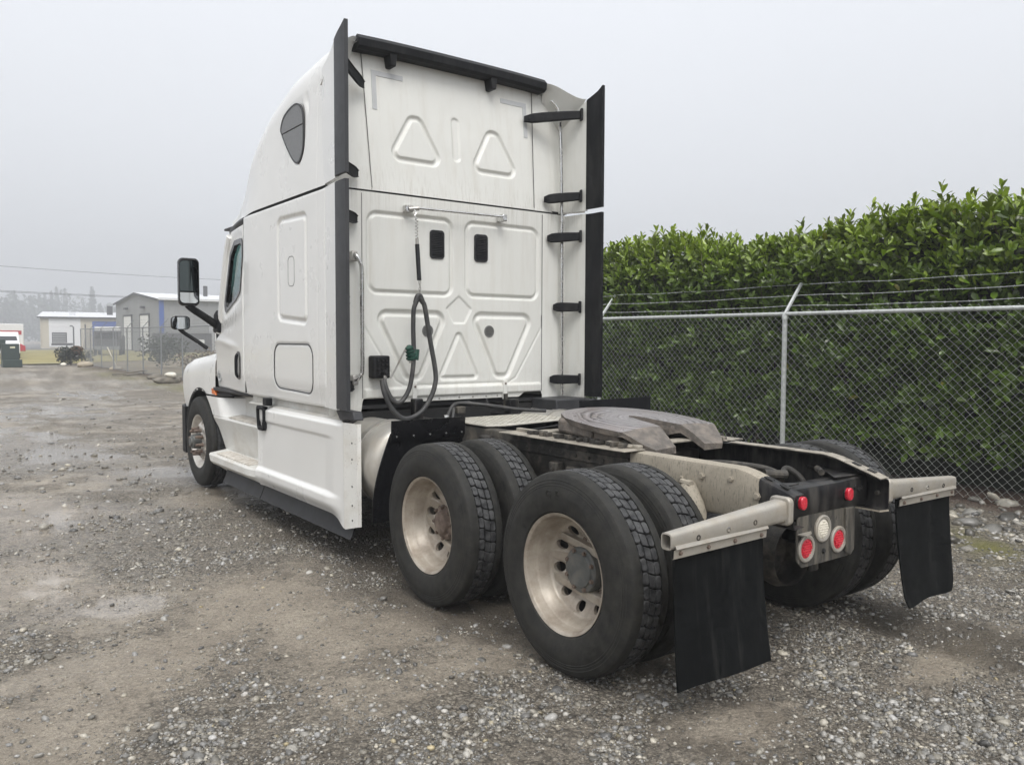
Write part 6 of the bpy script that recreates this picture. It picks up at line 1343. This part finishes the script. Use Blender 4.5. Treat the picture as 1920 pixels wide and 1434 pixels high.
MB().add([f(-0.01, -0.8, 0.72), f(-0.01, 0.8, 0.72), f(-0.01, 0.8, 1.1), f(-0.01, -0.8, 1.1)], [(0, 1, 2, 3)]).build('grille', 'car_glass', T, smooth=0)
f, T = vehicle('parked_lorry', 'dark lorry with a pale cab roof parked behind the far fence', 'truck', (11.7, 84), (0.25, 0.97), 7, 2.4, [(0, 0.6), (7, 0.6), (7, 2.0), (2.4, 2.0), (2.2, 2.5), (0.6, 2.45), (0.1, 1.7)], 'dark_grey', (1.65, 2.2), ((0.7, 1.7),), (1.2, 5.5), 0.5)
quadbox(f, 0.6, 2.3, -1.1, 1.1, 2.46, 2.85).build('wind_deflector', 'door_white', T); quadbox(f, -0.03, 0.12, -1.0, 1.0, 1.7, 2.3).build('windscreen', 'car_glass', T); quadbox(f, -0.06, 0.09, -1.1, 1.1, 0.6, 0.95).build('bumper', 'galv_far', T)
f = frame2((17.5, 90), (0.98, -0.1)); D_ = thing('skip_container', 'dark open-top waste container with a white label by the grey shed', 'container')
MB().add([f(a, b, z) for a, b, z in ((0, 0, 0.2), (6, 0, 0.2), (6.1, 0, 2.3), (-0.1, 0, 2.3), (0, 2.2, 0.2), (6, 2.2, 0.2), (6.1, 2.2, 2.3), (-0.1, 2.2, 2.3))], [(0, 1, 2, 3), (4, 7, 6, 5), (0, 4, 5, 1), (1, 5, 6, 2), (0, 3, 7, 4)]).build('bin', 'dark_grey', D_, smooth=0)
for a in (0.3, 1.5, 2.7, 3.9, 5.1): quadbox(f, a, a+0.15, -0.12, -0.01, 0.25, 2.25).build('rib', 'dark_grey', D_)
quadbox(f, 4.2, 5.0, -0.15, -0.125, 1.1, 1.6).build('label_plate', 'door_white', D_)
f = frame2((23.2, 88), (1, -0.05)); D_ = thing('site_cabin', 'white site cabin with dark windows partly hidden by the bonnet mirror', 'cabin')
quadbox(f, 0, 5, 0, 2.5, 0.2, 3.2).build('shell', 'car_white', D_); quadbox(f, 0.3, 4.5, -0.03, -0.005, 2.0, 2.8).build('window', 'car_glass', D_); quadbox(f, -0.1, 5.1, -0.15, 2.6, 3.21, 3.35).build('roof', 'roof_white', D_)
f = frame2((13.9, 139.5), (0.985, -0.17)); D_ = thing('equipment_crate', 'dark slatted crate standing in front of the white roller door', 'crate')
quadbox(f, 0, 2.0, 0, 1, 1.0, 2.6).build('box', 'dark_grey', D_); quadbox(f, -0.1, 2.8, -0.1, 1.1, 0.6, 0.95).build('pallet', 'dark_grey', D_)
for i in range(4): quadbox(f, 0.1, 1.9, -0.05, -0.01, 1.1+i*0.36, 1.35+i*0.36).build('slat', 'grey_wall', D_)
for k, (a, h, lab) in enumerate(((3.0, 3.6, 'hooked grey pipe post in front of the white roller door'), (4.6, 3.9, 'straight grey post between the white and blue roller doors'))):
    p = f(a, -2, 0); o = MB(); pts = [p, (p[0], p[1], h-0.2)]+([(p[0]-0.2, p[1], h), (p[0]-0.5, p[1], h)] if k == 0 else [(p[0], p[1], h)])
    tag(o.tube(pts, 0.10, 6).build('pipe_post', 'dark_grey'), lab, 'post')
# ---------------- things at the end of the lot
gb = thing('utility_cabinet', 'dark green metal utility cabinet with cream label at the end of the lot', 'cabinet', (0, 0, 0))
MB().box(0.50, 1.36, 51.9, 52.9, 0.42, 1.36).build('cabinet_body', 'green_box', gb, bevel=0.03); MB().box(0.42, 0.72, 52.2, 52.9, 1.1, 1.62).build('cabinet_riser', 'green_box', gb, bevel=0.03); MB().box(0.52, 1.48, 51.7, 53.0, 0.0, 0.44).build('cabinet_base', 'green_box', gb, bevel=0.02)
MB().box(0.90, 1.15, 51.885, 51.899, 1.10, 1.20).build('cabinet_label', 'label_cream', gb)
def rockmesh(s, sq=(1, 1, 0.6), sub=3, seed=0):
    v, fc = ico(sub); r = np.random.default_rng(seed); d = r.normal(size=(6, 3)); d /= np.linalg.norm(d, axis=1)[:, None]
    k = np.ones(len(v))
    for q in d: k -= 0.35*np.maximum(0, v@q-0.62)
    v = v*k[:, None]*(1+0.05*r.normal(size=(len(v), 1)))*np.array(sq)*s; return v, fc
def rock(name, label, cat, loc, s, sq, seed, mat='rock', rz=0):
    v, fc = rockmesh(s, sq, 3, seed); c, s_ = math.cos(rz), math.sin(rz); v = np.stack([v[:, 0]*c-v[:, 1]*s_, v[:, 0]*s_+v[:, 1]*c, v[:, 2]], -1)+np.array(loc)
    return tag(npmesh(name, v, fc, mat, None, False), label, cat, 'debris along the far fence')
rock('rock', 'pale beige boulder at the foot of the far corner post', 'rock', (4.55, 50.5, 0.12), 0.45, (1.1, 0.8, 0.55), 1)
rock('rock', 'flat pale stone beside the white leaning stake', 'rock', (5.15, 44.8, 0.06), 0.28, (1.3, 0.8, 0.5), 2)
rock('rock', 'white broken lump on the dark debris nearest the bonnet', 'rock', (4.15, 29.3, 0.30), 0.20, (1.2, 0.8, 0.55), 3, 'stake')
rock('rock', 'dark broken lump under the white piece near the bonnet', 'rock', (4.05, 29.4, 0.10), 0.33, (1.5, 0.9, 0.55), 4, 'old_board')
rock('rock', 'small white stone by the dark bush', 'rock', (3.75, 53.0, 0.08), 0.17, (1, 1, 0.7), 5, 'stake')
rock('rock', 'low brown clod between the two weathered boards', 'rock', (4.5, 33.0, 0.06), 0.30, (1.4, 1, 0.5), 6, 'old_board')
def board(label, c, L, ang, tilt, mat='old_board'):
    d = Vector((math.cos(ang), math.sin(ang), tilt)).normalized(); s_ = Vector((-math.sin(ang), math.cos(ang), 0)); n_ = d.cross(s_)
    tag(MB().obox(c, d*L/2, s_*0.12, n_*0.025).build('board', mat, None, bevel=0.006), label, 'board', 'debris along the far fence')
board('long weathered board lying on the dirt by the far fence', (4.35, 37.4, 0.13), 1.5, 0.1, 0.10)
board('short weathered board nearest the white truck bonnet', (4.3, 30.4, 0.12), 1.1, -0.25, 0.06)
board('thin dark board tipped against the long board', (4.3, 36.6, 0.07), 0.9, 0.6, 0.05)
tag(MB().tube([(5.28, 45.0, 0.0), (4.78, 45.0, 1.22)], 0.032, 8).build('stake', 'stake'), 'white stake leaning against the far chain-link fence', 'stake')
for k, (za, zb, yy) in enumerate(((10.75, 10.3, 118), (7.55, 7.25, 118.5), (7.75, 7.42, 119.5))):
    pts = [(x, yy, lerp(za, zb, (x-4)/21)+0.00055*(x-15)**2) for x in np.linspace(-80, 60, 40)]
    tag(MB().tube(pts, 0.028, 5, caps=False).build('power_line', 'wire'), ('topmost thin power line crossing the grey sky at left', 'lower of the two close power lines at left', 'upper of the two close lower power lines at left')[k], 'power line', 'power lines at left')

# ---------------- far vegetation
def clump(c, r, n, s, col, jit=0.25, cone=False):
    c = np.array(c, float); d = RNG.normal(size=(n, 3)); d /= np.linalg.norm(d, axis=1)[:, None]; d *= (RNG.random(n)**0.45)[:, None]
    if cone: t = RNG.random(n)**0.7; a = RNG.uniform(0, 6.3, n); rr = (1-t)*np.sqrt(RNG.random(n)); d = np.stack([rr*np.cos(a), rr*np.sin(a), 2*t-1], -1)
    p = c+d*np.array(r); a1 = RNG.normal(size=(n, 3)); a1 /= np.linalg.norm(a1, axis=1)[:, None]; a2 = np.cross(a1, RNG.normal(size=(n, 3))); a2 /= np.linalg.norm(a2, axis=1)[:, None]
    sz = s*RNG.uniform(0.6, 1.3, n)[:, None]; V = np.stack([p-a1*sz, p+a2*sz*0.45, p+a1*sz, p-a2*sz*0.45], 1)
    C = np.array(col)[None]*(1+RNG.normal(0, jit, (n, 1))).clip(0.3, 2); return V, np.concatenate([C, np.ones((n, 1))], 1)
def foliage(name, parts, parent=None, k='stuff'):
    V = np.concatenate([p[0] for p in parts]); C = np.concatenate([p[1] for p in parts]); n = len(V)
    o = npmesh(name, V.reshape(-1, 3), np.arange(n*4).reshape(n, 4), 'leaf', parent, False, {'tint': ('FLOAT_COLOR', np.repeat(C, 4, 0))})
    if k: kind(o, k)
    return o
far = []; r_ = np.random.default_rng(3)
for i in range(190):
    x = r_.uniform(-60, 230); y = r_.uniform(470, 540); px = (x-10)/60
    top = 16+11*math.exp(-((x-66)/34)**2)+3.5*math.sin(x*0.2)+r_.uniform(-2.5, 2.5); conif = r_.random() < 0.5
    far.append(clump((x, y, top*0.5), (4.0 if conif else 6.5, 4.0 if conif else 6.5, top*0.52), 200, 1.3, (0.06, 0.075, 0.05), 0.25, conif))
foliage('far_wood', far)
far = []
for i in range(60):
    x = r_.uniform(-40, 11); y = r_.uniform(190, 235); top = r_.uniform(6.0, 10.5)*(1.0 if x < 6 else 0.75); far.append(clump((x, y, top*0.55), (1.9, 1.9, top*0.48), 130, 0.5, (0.16, 0.10, 0.095), 0.25))
foliage('bare_wood', far)
def bush(name, label, c, r, n, s, col, grp='shrubs beyond the lot', dead=None):
    T = thing(name, label, 'shrub', (c[0], c[1], 0), grp); T.location = (0, 0, 0)
    P_ = [clump((c[0]+RNG.normal(0, r[0]*0.35), c[1]+RNG.normal(0, r[1]*0.35), c[2]+RNG.normal(0, r[2]*0.2)), (r[0]*0.65, r[1]*0.65, r[2]*0.7), n//8, s, col) for _ in range(8)]
    if dead: P_.append(clump((c[0]+r[0]*0.5, c[1], c[2]+r[2]*0.5), (r[0]*0.5, r[1]*0.5, r[2]*0.5), n//5, s, dead))
    foliage('foliage', P_, T); MB().tube([(c[0], c[1], 0), (c[0]+0.05, c[1], c[2])], [0.05, 0.02], 6).build('stem', 'bark', T)
bush('shrub', 'dark round shrub at the corner where the far fence starts', (4.35, 54.4, 0.62), (0.75, 0.6, 0.62), 1600, 0.09, (0.018, 0.024, 0.012), dead=(0.16, 0.085, 0.05))
bush('shrub', 'grey-green shrub seen through the far chain-link fence', (7.4, 44.5, 1.1), (1.0, 0.9, 1.1), 1400, 0.10, (0.05, 0.062, 0.045))
bush('shrub', 'dry brown scrub behind the fence nearest the truck bonnet', (7.2, 35.0, 0.6), (1.2, 1.6, 0.6), 1200, 0.10, (0.14, 0.095, 0.06))
cn = thing('conifer_tree', 'small dark conifer standing beside the truck windscreen pillar', 'tree', (0, 0, 0))
MB().tube([(26.8, 94.5, 0), (26.8, 94.5, 6.6)], [0.22, 0.05], 8).build('trunk', 'bark', cn)
foliage('crown', [clump((26.8, 94.5, 4.7), (1.5, 1.5, 3.4), 1500, 0.28, (0.045, 0.06, 0.035), 0.3, True)], cn)

# ---------------- haze
hz = MB().box(-160, 260, -35, 640, -1.2, 34).build('haze', 'wire', None, smooth=0); kind(hz, 'stuff')
hm = bpy.data.materials.new('haze_air'); hm.use_nodes = True; t = hm.node_tree; t.nodes.clear(); ou = t.nodes.new('ShaderNodeOutputMaterial'); pv = t.nodes.new('ShaderNodeVolumePrincipled')
pv.inputs['Color'].default_value = (0.93, 0.95, 0.98, 1); pv.inputs['Density'].default_value = 0.0024; t.links.new(pv.outputs[0], ou.inputs['Volume'])
hz.data.materials.clear(); hz.data.materials.append(hm)
